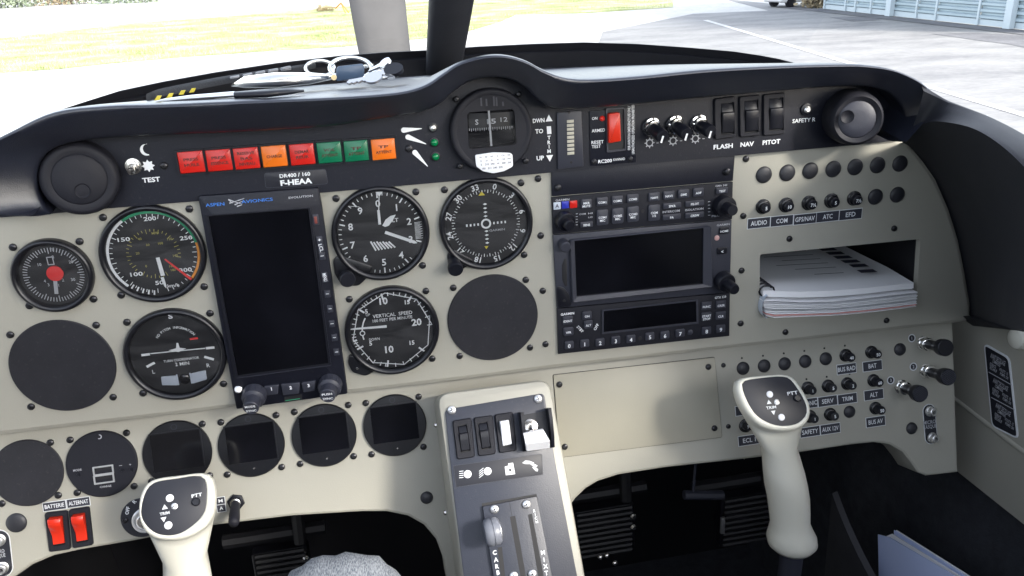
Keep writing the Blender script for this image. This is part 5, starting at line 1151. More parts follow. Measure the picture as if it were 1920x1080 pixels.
# pull knobs
for i, (lx, ly, nx, ny, fx, fy, dd) in enumerate(((1709.5, 634, 1731, 644, 1774, 652.5, 36), (1712.5, 687.5, 1735, 695, 1779, 707.5, 36), (1670, 713, 1689, 725, 1726, 739, 32))):
    t = Thing('pull_control', ('ribbed black pull knob numbered one, topmost of three', 'ribbed black pull knob numbered two', 'ribbed black pull knob numbered three, lowest')[i], 'knob', LOW, (nx, ny), 0, group='numbered pull knobs'); q_ = t.p3(fx, fy, dd); L = V(q_).length
    m = MB(); m.rev((0, 0, 0), q_, [(7, 0), (7, 1.5), (5.6, 1.8), (5.6, 5.5), (6.4, 6), (6.2, 9), (4.6, 9.6)], 6 if False else 20); t.part('nut', m, 'chrome', angle=30); m = MB(); m.rev((0, 0, 0), q_, [(4.6, 5), (4.6, L * .55), (5.2, L * .6), (7.6, L * .78), (7.9, L * .82), (7.9, L - .6), (7.3, L)], 36); k_ = t.part('knob', m, 'plastic', angle=35)
    ax = V(q_).normalized(); u = V((0.9, 0, .45)); u = (u - ax * u.dot(ax)).normalized(); w_ = ax.cross(u); m = MB()
    if i:
        for k in range(-4, 5): h = math.sqrt(max(0, 7.2 ** 2 - (k * 1.6) ** 2)); c = V(q_) + w_ * k * 1.6 + ax * .1; m.tube([c - u * h, c + u * h], .45, 6)
        t.part('grip_ribs', m, 'grey', parent=k_)
    m = MB(); c = t.p(lx, ly, .5); m.arc(c[0], c[1], 3.0, 4.0, 0, 6.2832, .6, 28); t.part('ring_label', m, 'border'); m = MB(); m.lathe([(3.05, .1), (3.05, .45)], *c, n=24); t.part('ring_plate', m, 'plate'); m = MB(); m.text(str(i + 1), c[0], c[1], 3, .75, bold=.0); t.part('lettering', m, 'border')
# headset sockets
def jackplate(t, c0, c1, w_, s0, s1, tc):
    o = []
    a_, b_ = V(t.p(*c0, .5)), V(t.p(*c1, .5)); u = (a_ - b_).normalized(); n_ = V((u.y, -u.x)); r = w_
    for c, sg in ((a_, 1), (b_, -1)):
        for k in range(13): p = math.pi * k / 12; o.append(tuple(c + (n_ * math.cos(p) * sg + u * math.sin(p) * sg) * r))
    m = MB(); m.prism(inset(o, 0), 0, .5); t.part('border', m, 'border'); m = MB(); m.prism(inset(o, .55), .4, .75); t.part('plate', m, 'plate')
    for c in (a_, b_): m = MB(); m.rev((c[0], -.7, c[1]), (c[0] + 1.3, -8, c[1] - .6), [(5.2, 0), (5.2, 1.4), (4.2, 1.8), (4.0, 5.5), (3.4, 6), (1.9, 6), (1.8, 3)], 24, cap=False); t.part('socket', m, 'silver', angle=40); m = MB(); m.rev((c[0], -.7, c[1]), (c[0] + 1.3, -8, c[1] - .6), [(1.9, 3), (1.9, 3.4)], 16); t.part('socket_bore', m, 'deep')
    m = MB(); t.txt(m, s0, tc[0], tc[1], 7, 23, .9, bold=.01); t.txt(m, s1, tc[0] + .5, tc[1] + 9, 7, 26, .9, bold=.01); t.part('lettering', m, 'dimw')
t = Thing('headset_sockets', 'upright black plate with two metal headset sockets at the passenger end', 'socket plate', LOW, (1743, 796)); jackplate(t, (1742, 770.5), (1746, 820), 6.7, 'MICRO', 'CASQUE', (1743, 791.5))
t = Thing('headset_sockets', 'black plate with metal headset sockets cut by the frame corner', 'socket plate', LOW, (0, 1040)); jackplate(t, (-2, 1012), (4, 1064), 8.2, 'MICRO', 'CASQUE', (-3, 1034))
# battery and alternator rockers
labels('label_strip', 'pair of black labels reading batterie and alternat', LOW, [('BATTERIE', 102, 948.5, 45, 37), ('ALTERNAT', 147, 942, 45, 37)], 17.5)
rocker('rocker_switch', 'glossy red rocker switch under the label batterie', LOW, [(83, 962), (126, 957), (133, 1030), (92, 1036)], [(91, 969), (118, 966), (123, 1020), (100, 1024)], 0, 'red', 'matt', grp='red power rocker switches', flip=True, rise=7)
rocker('rocker_switch', 'glossy red rocker switch under the label alternat', LOW, [(128, 956), (167, 950), (175, 1022), (136, 1029)], [(135, 964), (160, 960), (166, 1014), (144, 1018)], 0, 'red', 'matt', grp='red power rocker switches', flip=True, rise=7)
# key switch
t = Thing('key_switch', 'round ignition key switch marked off behind the pilot stick', 'switch', LOW, (266, 970)); m = MB(); m.lathe([(16.5, 0), (16.5, .8), (16, 1.2)], n=48); t.part('dial_plate', m, 'plate')
c = t.p(273, 975, 2); m = MB(); m.lathe([(10.5, 1), (10.5, 4), (9.5, 5), (8, 5), (7.6, 3.5)], c[0], c[1], n=36); t.part('lock_ring', m, 'silver'); m = MB(); m.lathe([(6, 1), (6, 6.5), (5.4, 7)], c[0], c[1], n=28); t.part('barrel', m, 'steel')
m = MB(); t.txt(m, 'R', 252, 940.5, 7, None, 1.4, rot=.75, bold=.03); t.txt(m, 'OFF', 239, 957.5, 7, 15, 1.4, rot=1.25, bold=.03); t.txt(m, 'L', 285, 935, 7, None, 1.4); t.part('lettering', m, 'white'); screws(t, [(235, 976)], 1.2, SCREWS_S)
labels('label_plate', 'two small black labels m and a beside the rubber capped toggle', LOW, [('M', 413.5, 939, 18, 8), ('A', 415, 953, 18, 7)], 15)
t = Thing('toggle_switch', 'toggle switch with a black rubber lever cover below the round displays', 'switch', LOW, (443, 941)); m = MB(); m.rev((0, 0, 0), (0, -1, 0), [(7.2, 0), (7.2, 2.2), (5.6, 2.6), (5.2, 5)], 6); t.part('nut', m, 'plastic', angle=20); m = MB(); m.lathe([(4.6, 2), (4.4, 5.5), (3, 6)], n=24); t.part('bush', m, 'steel')
m = MB(); m.rev((0, -4, 0), t.p3(439, 974, 24), [(3.6, 0), (3.9, 8), (4.5, 16), (4.5, 24), (3.6, 27), (1, 28)], 24); t.part('lever_cap', m, 'matt', angle=60)

# ------------------------------------------------------------------ document pocket booklets
def books():
    zs = lambda x, y, d: V(pmain(x, y, d))
    def stack(name, label, front_top, front_bot, depth, d, parts_n, mats, back_up):
        t = Thing(name, label, 'booklet')
        T_ = [zs(x, y, d) for x, y in front_top]; B_ = [zs(x, y, d) for x, y in front_bot]
        n = len(T_)
        for k in range(parts_n):
            f0, f1 = k / parts_n, (k + 1) / parts_n - (.06 if parts_n > 1 else 0)
            top = [B_[i].lerp(T_[i], f1) for i in range(n)]; bot = [B_[i].lerp(T_[i], f0) for i in range(n)]
            jit = random.uniform(-.8, .6) if k < parts_n - 1 else 0; bk = V((-4, depth + d, back_up)); jv = V((0, jit, 0))
            hi = [p + jv for p in top]; lo = [p + jv for p in bot]; hb = [p + bk for p in top]; lb_ = [p + bk for p in bot]
            mid = [p + V((0, 40 + 0, back_up * .15 + 2)) for p in hi]
            ring = [[tuple(lb_[i]), tuple(lo[i]), tuple(hi[i]), tuple(mid[i]), tuple(hb[i])] for i in range(n)]
            m = MB(); m.loft(ring, cap0=True, cap1=True); t.part('page_block', m, mats[k % len(mats)], angle=40)
        return t
    lowt = [(1430, 562), (1452, 561), (1500, 564), (1560, 563), (1620, 557), (1680, 550), (1721, 546)]
    lowb = [(1436, 592), (1452, 596), (1500, 594), (1560, 592), (1620, 587), (1680, 580), (1718, 575)]
    stack('booklet_stack', 'thick sagging white booklets lying in the document pocket under the bound one', lowt, lowb, 150, 7, 6, ['paper', 'paper', 'pinkline', 'paper', 'paper', 'paper'], -2) if False else None
    stack('booklet_stack', 'thick sagging white booklets lying in the document pocket under the bound one', lowt, lowb, 150, 7, 10, ['paper', 'pinkline', 'paper', 'paper', 'paperg', 'paper', 'paper', 'paper', 'paperg', 'paper'], -2)
    topt = [(1431, 545), (1452, 546), (1500, 547), (1560, 545), (1620, 540), (1680, 534), (1713, 530)]
    topb = [(1431, 556), (1452, 557), (1500, 558), (1560, 556), (1620, 551), (1680, 544), (1713, 541)]
    t = stack('bound_booklet', 'spiral bound white booklet with dark index tabs on top in the pocket', topt, topb, 150, 4, 1, ['paper'], 6)
    m = MB(); 
    for k in range(9):
        a_ = zs(1430 + 1.5, 548, 4 - k * 7); c = V((zs(1432, 550, 4).x + 4, -4 + k * 6.0 + 2, zs(1432, 550, 4).z + k * .25)); m.tube([tuple(c + V((7 * math.cos(a) , 0.8 * math.sin(a * .5), 5.2 * math.sin(a) + 1))) for a in [j * math.pi / 6 for j in range(12)]], .9, 6, closed=True)
    t.part('spiral_binding', m, 'plastic')
    b0, b1 = zs(1713, 530, 4), zs(1713, 530, 4) + V((-4, 154, 6)); L0 = zs(1452, 546, 4)
    m = MB()
    for k in range(9):
        y = 18 + k * 13; x1 = b0.x - 22 - y * .03; x0 = x1 - 17; z = b0.z + .8 + 2.0 * (1 if y > 30 else y / 40) + y * .03 + 1.2
        slope = (L0.z - b0.z) / (L0.x - b0.x); zz = lambda x: z + slope * (x - b0.x) + 1.4
        m.add([(x0, y, zz(x0)), (x1, y, zz(x1)), (x1, y + 8, zz(x1) + .3), (x0, y + 8, zz(x0) + .3)], [(0, 1, 2, 3)])
        xa = x0 - 16; xb = xa - 30 - (k * 37 % 25); m.add([(xb, y + 3, zz(xb)), (xa, y + 3, zz(xa)), (xa, y + 4.2, zz(xa)), (xb, y + 4.2, zz(xb))], [(0, 1, 2, 3)])
    t.part('index_tabs', m, 'ink')
    t = Thing('binding_cover', 'dark curled spine cover at the pocket corner beneath the booklets', 'cover'); m = MB()
    c = zs(1431, 575, 6); rg = []
    for a in range(9):
        th_ = R(100 + a * 22); rg.append([tuple(c + V((6 * math.cos(th_) + 4, -2, 11 * math.sin(th_)))), tuple(c + V((6 * math.cos(th_) + 4, 60, 11 * math.sin(th_))))])
    m.loft(rg, closed=False); t.solo(m, 'greyp', angle=60)
books()

# ------------------------------------------------------------------ side wall placard
t = Thing('wall_placard', 'black placard with three blocks of small white writing on the side wall', 'placard', WALL, (1880, 730), 0)
o = [t.p(*q_) for q_ in ((1846, 643), (1894, 670), (1911, 824), (1861, 799))]; o = rounded(o, 6, 4); m = MB(); m.prism(o, 0, 1.0); t.part('border', m, 'border'); m = MB(); m.prism(inset(o, 1.8), .9, 1.3); t.part('plate', m, 'plate')
P_ = [V(t.p(*q_, 1.4)) for q_ in ((1848, 648), (1892, 674), (1909, 820), (1862, 796))]; F_ = lambda u, v: (P_[0] * (1 - u) + P_[1] * u) * (1 - v) + (P_[3] * (1 - u) + P_[2] * u) * v
W_ = (P_[1] - P_[0]).length; H_ = (P_[3] - P_[0]).length; m = MB(); rt = math.atan2((P_[1] - P_[0]).y, (P_[1] - P_[0]).x)
for b in range(3):
    v0 = .06 + b * .32
    for s, u, v, w_, h in (('AVANT DECOLLAGE', .5, .03, .62, 5), ('COMMANDES', .42, .09, .34, 3.4), ('ESSENCE', .25, .15, .26, 3.2), ('RECHAUF', .25, .20, .3, 3.2), ('VOLETS  15', .7, .15, .36, 3), ('POMPE  ON', .7, .205, .34, 3)):
        c = F_(u, v0 + v); m.text(s, c.x, c.y, h, 1.45, W_ * w_, rot=rt)
    a_, b_ = F_(.02, v0 + .27), F_(.98, v0 + .27)
    if b < 2: m.stroke(a_, b_, .8, 1.45)
t.part('lettering', m, 'dimw')

# ------------------------------------------------------------------ centre console
HS = Frame((80, -35, -127), R(27.7))
t = Thing('centre_console', 'beige centre console with grey face plate and lever slots', 'console', CONS)
o = [t.p(*q_, 0) for q_ in ((818, 738), (1031, 710), (1064, 885), (1100, 1090), (1150, 1350), (905, 1350), (866, 1085), (846, 940))]; o = rounded(o, [11, 11, 0, 0, 0, 0, 0, 0], 6)
i1, i2 = inset(o, 1.4), inset(o, 4.8)
if area(o) < 0: o, i1, i2 = o[::-1], i1[::-1], i2[::-1]
m = MB(); m.loft([R3(o, -140), R3(o, -5), R3(i1, -1.5), R3(i2, 0)], cap1=True); t.part('housing', m, 'ivory' if False else 'beige', angle=40)
o = [t.p(*q_, .8) for q_ in ((834, 768), (1020, 737), (1040, 862), (1083, 1085), (1130, 1345), (925, 1345), (870, 1085), (850, 920))]; m = MB(); m.prism(rounded(o, [4, 4, 0, 0, 0, 0, 0, 0], 4), 0, 1.6, .5); t.part('face_plate', m, 'console')
screws(t, [(847, 769), (1009, 748)], 1.6, SILVERS)
for x, y in ((816, 797), (834, 961)): q_ = t.p3(x, y, -10); m = MB(); m.rev((q_[0] + 1, q_[1], q_[2]), (q_[0] - 3, q_[1], q_[2]), [(2.2, 0), (2, 1.5), (1, 2)], 14); t.part('side_screw', m, 'steel')
# lever quadrant
o = [t.p(*q_, 5) for q_ in ((905, 950), (1006, 931), (1036, 1085), (1080, 1340), (962, 1340), (926, 1085))]; m = MB(); m.prism(o, 1.5, 5, .4); t.part('quadrant_plate', m, 'console')
o = [t.p(*q_, 1.7) for q_ in ((903, 944), (1006, 926), (1008, 940), (905, 960))]; m = MB(); m.poly(o, 1.75); t.part('quadrant_gap', m, 'deep')
for (a, b, c, d_) in (((956, 969), (966, 967), (986, 1085), (976, 1085)), ((990, 965), (997.5, 963), (1019, 1085), (1009, 1085)), ((933, 1027), (941, 1025), (951, 1085), (943, 1085))):
    e1 = (d_[0] + (d_[0] - a[0]) * 1.6, 1260); e2 = (c[0] + (c[0] - b[0]) * 1.6, 1260); m = MB(); m.poly([t.p(*q_, 5.1) for q_ in (a, b, e2, e1)], 5.1); t.part('lever_slot', m, 'deep')
m = MB(); m.stroke(t.p(955, 941, 5.1), t.p(960, 968, 5.1), .35, 5.1); t.part('seam', m, 'deep')
screws(t, [(927, 955), (987, 946), (963, 1080), (998, 1076)], 5, SILVERS)
m = MB()
for s, x, y in (('R', 1002, 958), ('I', 1003.5, 965), ('C', 1005, 971.5), ('H', 1006.5, 978.5)): t.txt(m, s, x, y, 5.5, None, 5.2, bold=.02, rot=.0)
for s, x, y in (('M', 1018, 1036), ('I', 1020, 1049.5), ('X', 1023, 1062), ('T', 1024.5, 1074.5), ('C', 927.5, 1036), ('A', 930, 1049.5), ('R', 932, 1062), ('B', 934, 1073.5)): t.txt(m, s, x, y, 8.5, None, 5.2, bold=.03)
t.part('lettering', m, 'white')
# carb lever knob
t = Thing('carburettor_lever', 'round grey carburettor heat lever knob on the console', 'lever', CONS, (925, 1000), 5)
c0, c1 = t.p3(911, 1000, 13), t.p3(937, 994, 13); L = (V(c1) - V(c0)).length; m = MB(); m.rev(c0, c1, [(8.6, -1), (10.2, .5), (10.6, 3), (10.6, L * .45), (10.1, L * .47), (10.1, L * .5), (10.6, L * .52), (10.5, L - 1.5), (9.2, L)], 40, cap0=True); t.part('knob', m, 'silver' if False else mat('worn_grey_knob', (.16, .17, .20), .4), angle=40)
m = MB(); ax = (V(c1) - V(c0)).normalized(); m.rev(tuple(V(c1) + ax * .05), tuple(V(c1) + ax), [(8.4, 0), (8.3, .4)], 36); t.part('lit_end_face', m, 'silver'); m = MB(); m.tube([(c0[0] + L / 2, 0, c0[2]), (c0[0] + L / 2, c0[1], c0[2])], 2.2); t.part('stem', m, 'steel')  # bright disc paints the lit look of the knob's end face
# three rockers and flap switch
GR_ = 'rocker switches on the console'
rocker('rocker_switch', 'black rocker switch above the landing light symbol', CONS, [(848, 789), (884, 783), (891, 857), (857, 862)], [(858, 798), (875, 795), (883, 845), (864, 849)], 1.6, 'plastic', grp=GR_); rocker('rocker_switch', 'black rocker switch above the taxi light symbol', CONS, [(888, 783), (924, 778), (930, 851), (897, 856)], [(896, 793), (914, 790), (921, 840), (903, 844)], 1.6, 'plastic', grp=GR_)
rocker('rocker_switch', 'white rocker switch above the fuel pump symbol', CONS, [(927, 777), (962, 772), (969, 845), (936, 850)], [(935, 788), (953, 785), (961, 835), (942, 839)], 1.6, 'whitep', grp=GR_, flip=True, rise=6)
t = Thing('flap_switch', 'guarded flap toggle with a folded white paddle on the console', 'switch', CONS, (1003, 805), 1.6)
for a, b in (((976, 773), (984, 846)), ((1027, 765), (1037, 839))):
    p0, p1 = t.p(*a, 4), t.p(*b, 4); u = (V(p1) - V(p0)).normalized(); n_ = V((-u.y, u.x)); m = MB(); rg = []
    o = [(0, 0), (0, 12), (.25, 13), (.75, 9), (1, 5), (1, 0)]
    rg = [[tuple(V((p0[0], 0, p0[1])) + V((p1[0] - p0[0], 0, p1[1] - p0[1])) * k + V((n_.x * s, -h, n_.y * s))) for k, h in o] for s in (-1.3, 1.3)]
    m.loft(rg, cap0=True, cap1=True); t.part('guard_wall', m, 'plastic', angle=30)
m = MB(); m.poly([t.p(*q_, .2) for q_ in ((980, 778), (1029, 769), (1035, 838), (984, 846))], .2); t.part('well', m, 'plastic')
c = t.p(994, 800, 2); m = MB(); m.lathe([(6.2, .2), (6.2, 2), (4.8, 2.4), (4.6, 4), (2.6, 4.4), (2.4, 3.4)], c[0], c[1], n=28); t.part('nut', m, 'steel', angle=40); m = MB(); m.rev((c[0], -3, c[1]), t.p3(997, 812, 12), [(1.8, 0), (2.4, 8), (2.6, 10)], 16); t.part('lever', m, 'chrome')
P_ = [t.p3(982, 813, 13), t.p3(1019, 806, 13), t.p3(1031, 827, 19), t.p3(986, 833, 19), t.p3(1031, 840, 10), t.p3(988, 846, 10)]; m = MB(); m.add(P_ + [tuple(V(p) + V((0, 4, 1))) for p in P_], [(0, 3, 2, 1), (3, 5, 4, 2), (6, 7, 8, 9), (9, 8, 10, 11), (0, 1, 7, 6), (5, 11, 10, 4), (0, 6, 9, 3), (3, 9, 11, 5), (1, 2, 8, 7), (2, 4, 10, 8)]); t.part('paddle', m, 'whitep', angle=20)
t = Thing('symbol_placard', 'black placard with four white symbols below the console switches', 'placard', CONS, (934, 882), 1.6)
o = [t.p(*q_, .4) for q_ in ((850, 873), (1016, 851), (1018, 890), (855, 914))]; m = MB(); m.prism(o, 0, .4, .1); t.part('plate', m, 'plate'); m = MB(); m.hole_plate(o, inset(o, .35), .3, .5); t.part('border', m, 'grey'); m = MB()
for x, y, sl in ((877, 889, 0), (914.5, 883.5, 4)):
    c = t.p(x, y, .5); m.poly(circle(c[0], c[1], 3.1, 24), .5)
    for k in range(4): m.stroke(t.p(x - 8, y - 6 + k * 4, .5), t.p(x - 16, y - 5 + k * 4 + sl * 1.3, .5), .5, .5)
t.part('lamp_symbol', m, 'white'); m = MB(); m.poly([t.p(*q_, .5) for q_ in ((946.5, 875), (953, 873), (953, 869), (962, 867.5), (966, 889), (948.5, 891))], .5); m.mi(1); m.prism([t.p(*q_, .6) for q_ in ((954, 879), (958, 878.5), (959, 883.5), (955, 884))], .5, .6); t.part('pump_symbol', m, ['white', 'plate']); m = MB()
for q_ in (((979, 868), (985, 863.5), (993, 864), (1002, 868), (996, 870), (985, 870)), ((994, 870), (999, 868.5), (1008, 873), (1006, 875.5), (999, 874)), ((998, 876), (1003, 875), (1009, 880), (1008, 884), (1004, 883))): m.poly([t.p(*p, .5) for p in q_], .5)
t.part('flap_symbol', m, 'white')

# ------------------------------------------------------------------ control sticks
def stick(label, dpx, face_c, dface, tilt, yaw, plate, outer, neck, grip, marks, ptt, grips_d):
    c = pmain(*face_c, dface); fr = Frame(tuple(c), R(tilt), R(yaw)); t = Thing('control_stick', label, 'control stick', fr); t.o = (0, 0); t.d0 = 0
    N = 48; oc = fr.p(*face_c)
    def outl(P):
        q_ = [fr.p(*p) for p in P]; q_ = catmull([tuple(p) for p in q_], 8, closed=True)
        res = []
        for k in range(N):
            a = 2 * math.pi * k / N; d = V((math.cos(a), math.sin(a))); bst = None
            for i in range(len(q_)):
                p, r_ = V(q_[i]), V(q_[(i + 1) % len(q_)]); e = r_ - p; den = d.x * e.y - d.y * e.x
                if abs(den) < 1e-9: continue
                s = (p.x * e.y - p.y * e.x) / den; u = (p.x * d.y - p.y * d.x) / den
                if s > 0 and -.001 <= u <= 1.001 and (bst is None or s > bst): bst = s
            res.append(d * (bst or 10))
        return res
    OO, PP = outl(outer), outl(plate)
    Ml = (Matrix.Translation(fr.o) @ fr.R.to_4x4()).inverted()
    loc = lambda v: Ml @ v
    def world_ring(x, y, hw, d, k, flat=.92):
        q_ = pmain(x, y, d); dist = (q_ - CAM_LOC).length; r = hw * dist / FPX
        return [loc(q_ + V((r * math.cos(a), r * flat * -math.sin(a) * -1, 0))) for a in [0] ] , q_, r
    ringsN = []
    # neck ring oriented by angle: match angle a on face (x right, z up) with x right, y back
    def cring(x, y, hw, d, tiltf=0.0):
        q_ = pmain(x, y, d); r = hw * (q_ - CAM_LOC).dot(CR @ V((0, 0, -1))) / FPX; out = []
        for k in range(N):
            a = 2 * math.pi * k / N; v = V((r * math.cos(a), r * .95 * math.sin(a), 0)); v = Matrix.Rotation(tiltf, 3, 'X') @ v; out.append(loc(q_ + v))
        return out
    F = lambda O, s, d: [V((p.x * s, -d, p.y * s)) for p in O]
    rg = [F(PP, 1.0, -.4), F(PP, 1.01, .35), F([p.lerp(r_, .4) for p, r_ in zip(PP, OO)], 1, .5), F([p.lerp(r_, .85) for p, r_ in zip(PP, OO)], 1, -.8), F(OO, 1.0, -3.2), F(OO, 1.015, -7)]
    nk = cring(*neck, R(30)); base = F(OO, 1.0, -11)
    for s in (.12, .3, .5, .7, .86): 
        e = s * s * (3 - 2 * s); rg.append([b_ * (1 - e) + n_ * e + V((0, 0, 0)) for b_, n_ in zip(base, nk)])
    rg.append(nk); n = len(grip)
    for i, (x, y, hw) in enumerate(grip): rg.append(cring(x, y, hw, grips_d[0] + (grips_d[1] - grips_d[0]) * i / (n - 1), R(30 * max(0, 1 - i / 2))))
    m = MB(); m.loft([[tuple(v) for v in r] for r in rg], cap0=True, cap1=True); t.part('grip', m, 'ivory', angle=80)
    m = MB(); m.prism([tuple(p) for p in PP], -.5, .15, .1); t.part('button_plate', m, 'plate')
    for x, y, nm in marks['disc']: q_ = fr.p(x, y); m = MB(); m.lathe([(2.9, .1), (2.8, .7), (2.3, 1.0)], q_[0], q_[1], n=28); t.part('trim_button', m, 'whitep')
    x, y = marks['screw']; q_ = fr.p(x, y); m = MB(); m.lathe([(2.5, .1), (2.4, .5), (1.8, .8)], q_[0], q_[1], n=24); m.mi(1); m.stroke((q_[0] - 2.2, q_[1] - .8), (q_[0] + 2.2, q_[1] + .8), .5, .85); t.part('screw', m, ['silver', 'deep'])
    m = MB(); T_ = marks['tri']; r_ = 2.1
    for (x, y), sg in ((T_[0], 1), (T_[1], -1)): q_ = fr.p(x, y); m.poly([(q_[0] - r_, q_[1] - sg * r_ * .7), (q_[0] + r_, q_[1] - sg * r_ * .7), (q_[0], q_[1] + sg * r_)], .3)
    rr_ = marks.get('rot', 0); t.txt(m, 'TRIM', *marks['TRIM'], 5.5, 19, .3, bold=.02, rot=rr_); t.txt(m, 'PTT', *marks['PTT'], 6.5, 20, .3, bold=.02, rot=rr_); t.part('lettering', m, 'white')
    q_ = fr.p(*ptt); m = MB(); m.lathe([(3.2, .1), (3.1, 1.6), (2.4, 2.2)], q_[0], q_[1], n=28); t.part('talk_button', m, 'plastic')
    g = grip[-1]; a_ = pmain(g[0] + 0, g[1] - 4, grips_d[1]); b_ = a_ + V((2, 30, -330)); m = MB(); m.rev(tuple(loc(a_)), tuple(loc(b_)), [(10.5, 0), (10.5, 330)], 24); t.part('shaft', m, 'grey')
def Z4(L): return [(1340 + x / 4, 620 + y / 4) for x, y in L]
def Z3(L): return [(x / 3.84, 820 + y / 3.84) for x, y in L]
stick('ivory control stick standing in front of the breaker panel', 0, (1450, 765), 72, 33, 0,
      Z4([(205, 420), (222, 380), (270, 366), (400, 350), (500, 345), (560, 360), (610, 420), (660, 500), (690, 580), (680, 640), (630, 690), (560, 712), (470, 710), (380, 680), (300, 620), (240, 520)]),
      Z4([(165, 430), (180, 372), (250, 348), (400, 333), (510, 328), (590, 350), (645, 415), (695, 500), (722, 590), (712, 665), (660, 722), (570, 750), (460, 748), (350, 715), (265, 640), (200, 540)]),
      (1461, 836, 34, 62), [(1466, 864, 37.5), (1470, 885, 39), (1473.5, 907, 39.5), (1478, 932, 39), (1480, 955, 38), (1481.5, 980, 36.5), (1482.5, 993, 41), (1484, 1006, 46), (1486, 1017, 45.5), (1487, 1026, 37)],
      {'disc': [(1443, 739.5, 0), (1465, 782.5, 0)], 'screw': (1456.5, 754), 'tri': ((1441.5, 754), (1450, 773.5)), 'TRIM': (1446, 764), 'PTT': (1486, 737), 'rot': .0}, (1494, 746.5), (62, 56))
stick('ivory control stick covering the key switch on the pilot side', 0, (328, 955), 66, 33, 6,
      Z3([(1018, 560), (1030, 450), (1070, 360), (1140, 318), (1280, 296), (1400, 278), (1465, 292), (1487, 350), (1487, 450), (1470, 540), (1410, 615), (1310, 685), (1220, 706), (1130, 692), (1060, 640)]),
      Z3([(1000, 560), (1006, 430), (1055, 335), (1140, 295), (1290, 275), (1440, 257), (1515, 278), (1543, 350), (1548, 470), (1528, 570), (1468, 655), (1350, 722), (1225, 742), (1110, 725), (1035, 665)]),
      (346.7, 1040, 40, 56), [(350, 1070, 42), (352, 1100, 45), (355, 1150, 46), (358, 1200, 44), (360, 1260, 50)],
      {'disc': [(318.5, 934, 0), (315.6, 985, 0)], 'screw': (327, 949.5), 'tri': ((309, 951), (307, 973.6)), 'TRIM': (308.6, 962.5), 'PTT': (369, 928.6), 'rot': .0}, (367.7, 941), (56, 52))

# ------------------------------------------------------------------ keys and strap lying on the glareshield
ZT = 113.5
def on(x, y, z=0): return px_z(x, y, ZT + z)
t = Thing('lanyard', 'black fabric lanyard with yellow stripes lying along the glareshield', 'lanyard')
rg = []
for x, y, w_ in [(276, 186, 3), (300, 176, 9), (350, 165, 13), (420, 151, 14), (500, 138, 13), (560, 129, 11), (592, 124, 7)]:
    c = on(x, y, 1 + w_ * .12); rg.append([tuple(c + V((0, -w_ * .9, -1 - w_ * .1))), tuple(c + V((0, -w_ * .7, 1.6))), tuple(c + V((0, 0, 3.6))), tuple(c + V((0, w_ * .7, 1.6))), tuple(c + V((0, w_ * .9, -2)))])
R_ = [catmull([rg[i][j] for i in range(len(rg))], 5) for j in range(5)]; rg = [[R_[j][i] for j in range(5)] for i in range(len(R_[0]))]
m = MB(); m.loft(rg, cap0=True, cap1=True); t.part('strap', m, 'strap', angle=60)
for k, (x, y) in enumerate(((309, 181), (331, 176.5), (353, 171), (372, 167))):
    c = on(x, y, 4.0); m = MB(); m.prism([(c.x - 4 + s[0], c.z + s[1]) for s in ((-2, -1.6), (1.5, -1.6), (3.5, 1.4), (.5, 1.4))], -(c.y - 6), -(c.y - 7)); t.part('stripe', m, 'yellow')
for k in range(5):
    a_, b_ = on(432 + k * 24, 146 - k * 4, 5), on(448 + k * 24, 143 - k * 4, 5.6); m = MB(); m.tube([tuple(a_), tuple(b_)], [1.0 + k * .2, 1.3 + k * .2], 6); t.part('printed_mark', m, 'dimw')
t = Thing('pocket_knife', 'slim silver pocket tool with a dark handle end resting by the lanyard', 'pocket tool')
def blade(px, ms, name, th=3.0):
    rg = []
    for x, y, h in px:
        c = on(x, y, h * .35 + .6); rg.append([tuple(c + V((0, h * math.cos(a), h * .42 * math.sin(a)))) for a in [k * math.pi / 6 for k in range(12)]])
    m = MB(); m.loft(rg, cap0=True, cap1=True); t.part(name, m, ms, angle=60)
blade([(281, 193, .6), (310, 188, 3.0), (360, 183, 4.5), (438, 177, 5), (440, 177, 5)], 'silver', 'blade'); blade([(440, 178, 5.5), (500, 176, 6), (540, 172, 5), (570, 170, 2)], 'plastic', 'handle')
t = Thing('key_fob', 'flat polished metal key fob joined to the rings', 'key fob'); blade([(434, 160, 2), (460, 154, 11), (520, 150, 14), (580, 147, 11), (620, 144, 6), (628, 144, 2)], 'chrome', 'fob_body'); q_ = on(626, 145, 8); m = MB(); m.rev(tuple(q_), tuple(q_ + V((0, -4, 0))), [(2.2, 0), (2, 1)]); t.part('rivet', m, 'brass')
def ringo(name, label, pts, r=1.5, mt='chrome', z=1):
    t = Thing(name, label, 'key ring', group='key rings'); m = MB(); m.tube([tuple(p) for p in pts], r, 10, closed=True); t.part('wire', m, mt, angle=80); return t
def ell(cx, cy, rx, ry, tl, zb, n=28):            # a leaning ring: centre pixel, radii mm
    c = on(cx, cy, zb); u = V((1, .25, 0)).normalized(); w_ = V((-.15 * 1, math.cos(tl), math.sin(tl))).normalized(); return [c + u * rx * math.cos(2 * math.pi * k / n) + w_ * ry * math.sin(2 * math.pi * k / n) for k in range(n)]
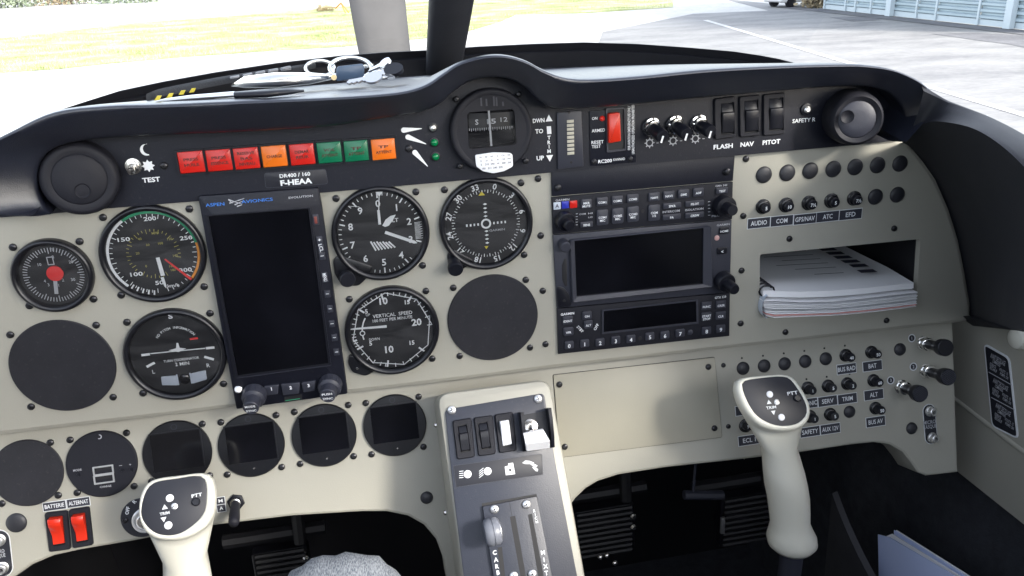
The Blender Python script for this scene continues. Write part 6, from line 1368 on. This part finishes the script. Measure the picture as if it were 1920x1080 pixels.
ringo('key_ring', 'smaller steel ring threaded through the lanyard end', ell(600, 128, 13, 9, .8, 6), 1.5); ringo('key_ring', 'large steel split ring leaning on the metal fob', ell(658, 128, 18, 14, .65, 8), 1.7); ringo('key_ring', 'steel ring lying at the end of the key bunch', ell(722, 139, 11, 9, .25, 4), 1.4)
t = Thing('blue_tag', 'small blue grey plastic tag inside the large ring', 'tag'); c = on(655, 137, 5); m = MB(); o = rounded([(c.x - 12, c.z - 6), (c.x + 12, c.z - 4), (c.x + 13, c.z + 7), (c.x - 10, c.z + 6)], 3, 4); m.prism(o, -c.y, -c.y + 2, .5, True); t.part('tag_body', m, mat('blue_grey_tag', (.06, .10, .17), .3)); 
def key(label, x0, y0, x1, y1, rb, zb, teeth=True, dark=False):
    t = Thing('key', label, 'key', group='keys on the ring'); a_, b_ = on(x0, y0, zb), on(x1, y1, zb * .5); u = (b_ - a_).normalized(); w_ = u.cross(V((0, -.55, 1))).normalized(); n_ = w_.cross(u)
    def plate_(o, th, mt, nm):
        m = MB(); k = len(o); A = [a_ + u * x + w_ * y + n_ * th for x, y in o]; B = [a_ + u * x + w_ * y - n_ * th for x, y in o]; m.add([tuple(p) for p in A + B], [tuple(range(k)), tuple(range(k, 2 * k))[::-1]] + [(i, k + i, k + (i + 1) % k, (i + 1) % k) for i in range(k)]); t.part(nm, m, mt, angle=20)
    plate_(circle(0, 0, rb, 20), 1.6 if dark else 1.0, 'plastic' if dark else 'chrome', 'bow'); L = (b_ - a_).length
    o = [(rb * .8, 2.6), (L, 2.6), (L + 2, 0)]; x = L
    while teeth and x > rb + 3: o += [(x, -2.4), (x - 2, -1.2), (x - 3, -2.6)]; x -= 4
    o += [(rb * .8, -2.6)]; plate_(o, .9, 'chrome', 'blade')
key('toothed steel key lying flat in front of the rings', 700, 146, 655, 155, 7, 5); key('black headed key pointing away from the rings', 738, 131, 700, 142, 8, 7, dark=True); key('steel key standing up between the rings', 722, 118, 695, 133, 5.5, 12, teeth=False); key('second steel key crossing under the large ring', 690, 124, 735, 146, 6, 6)
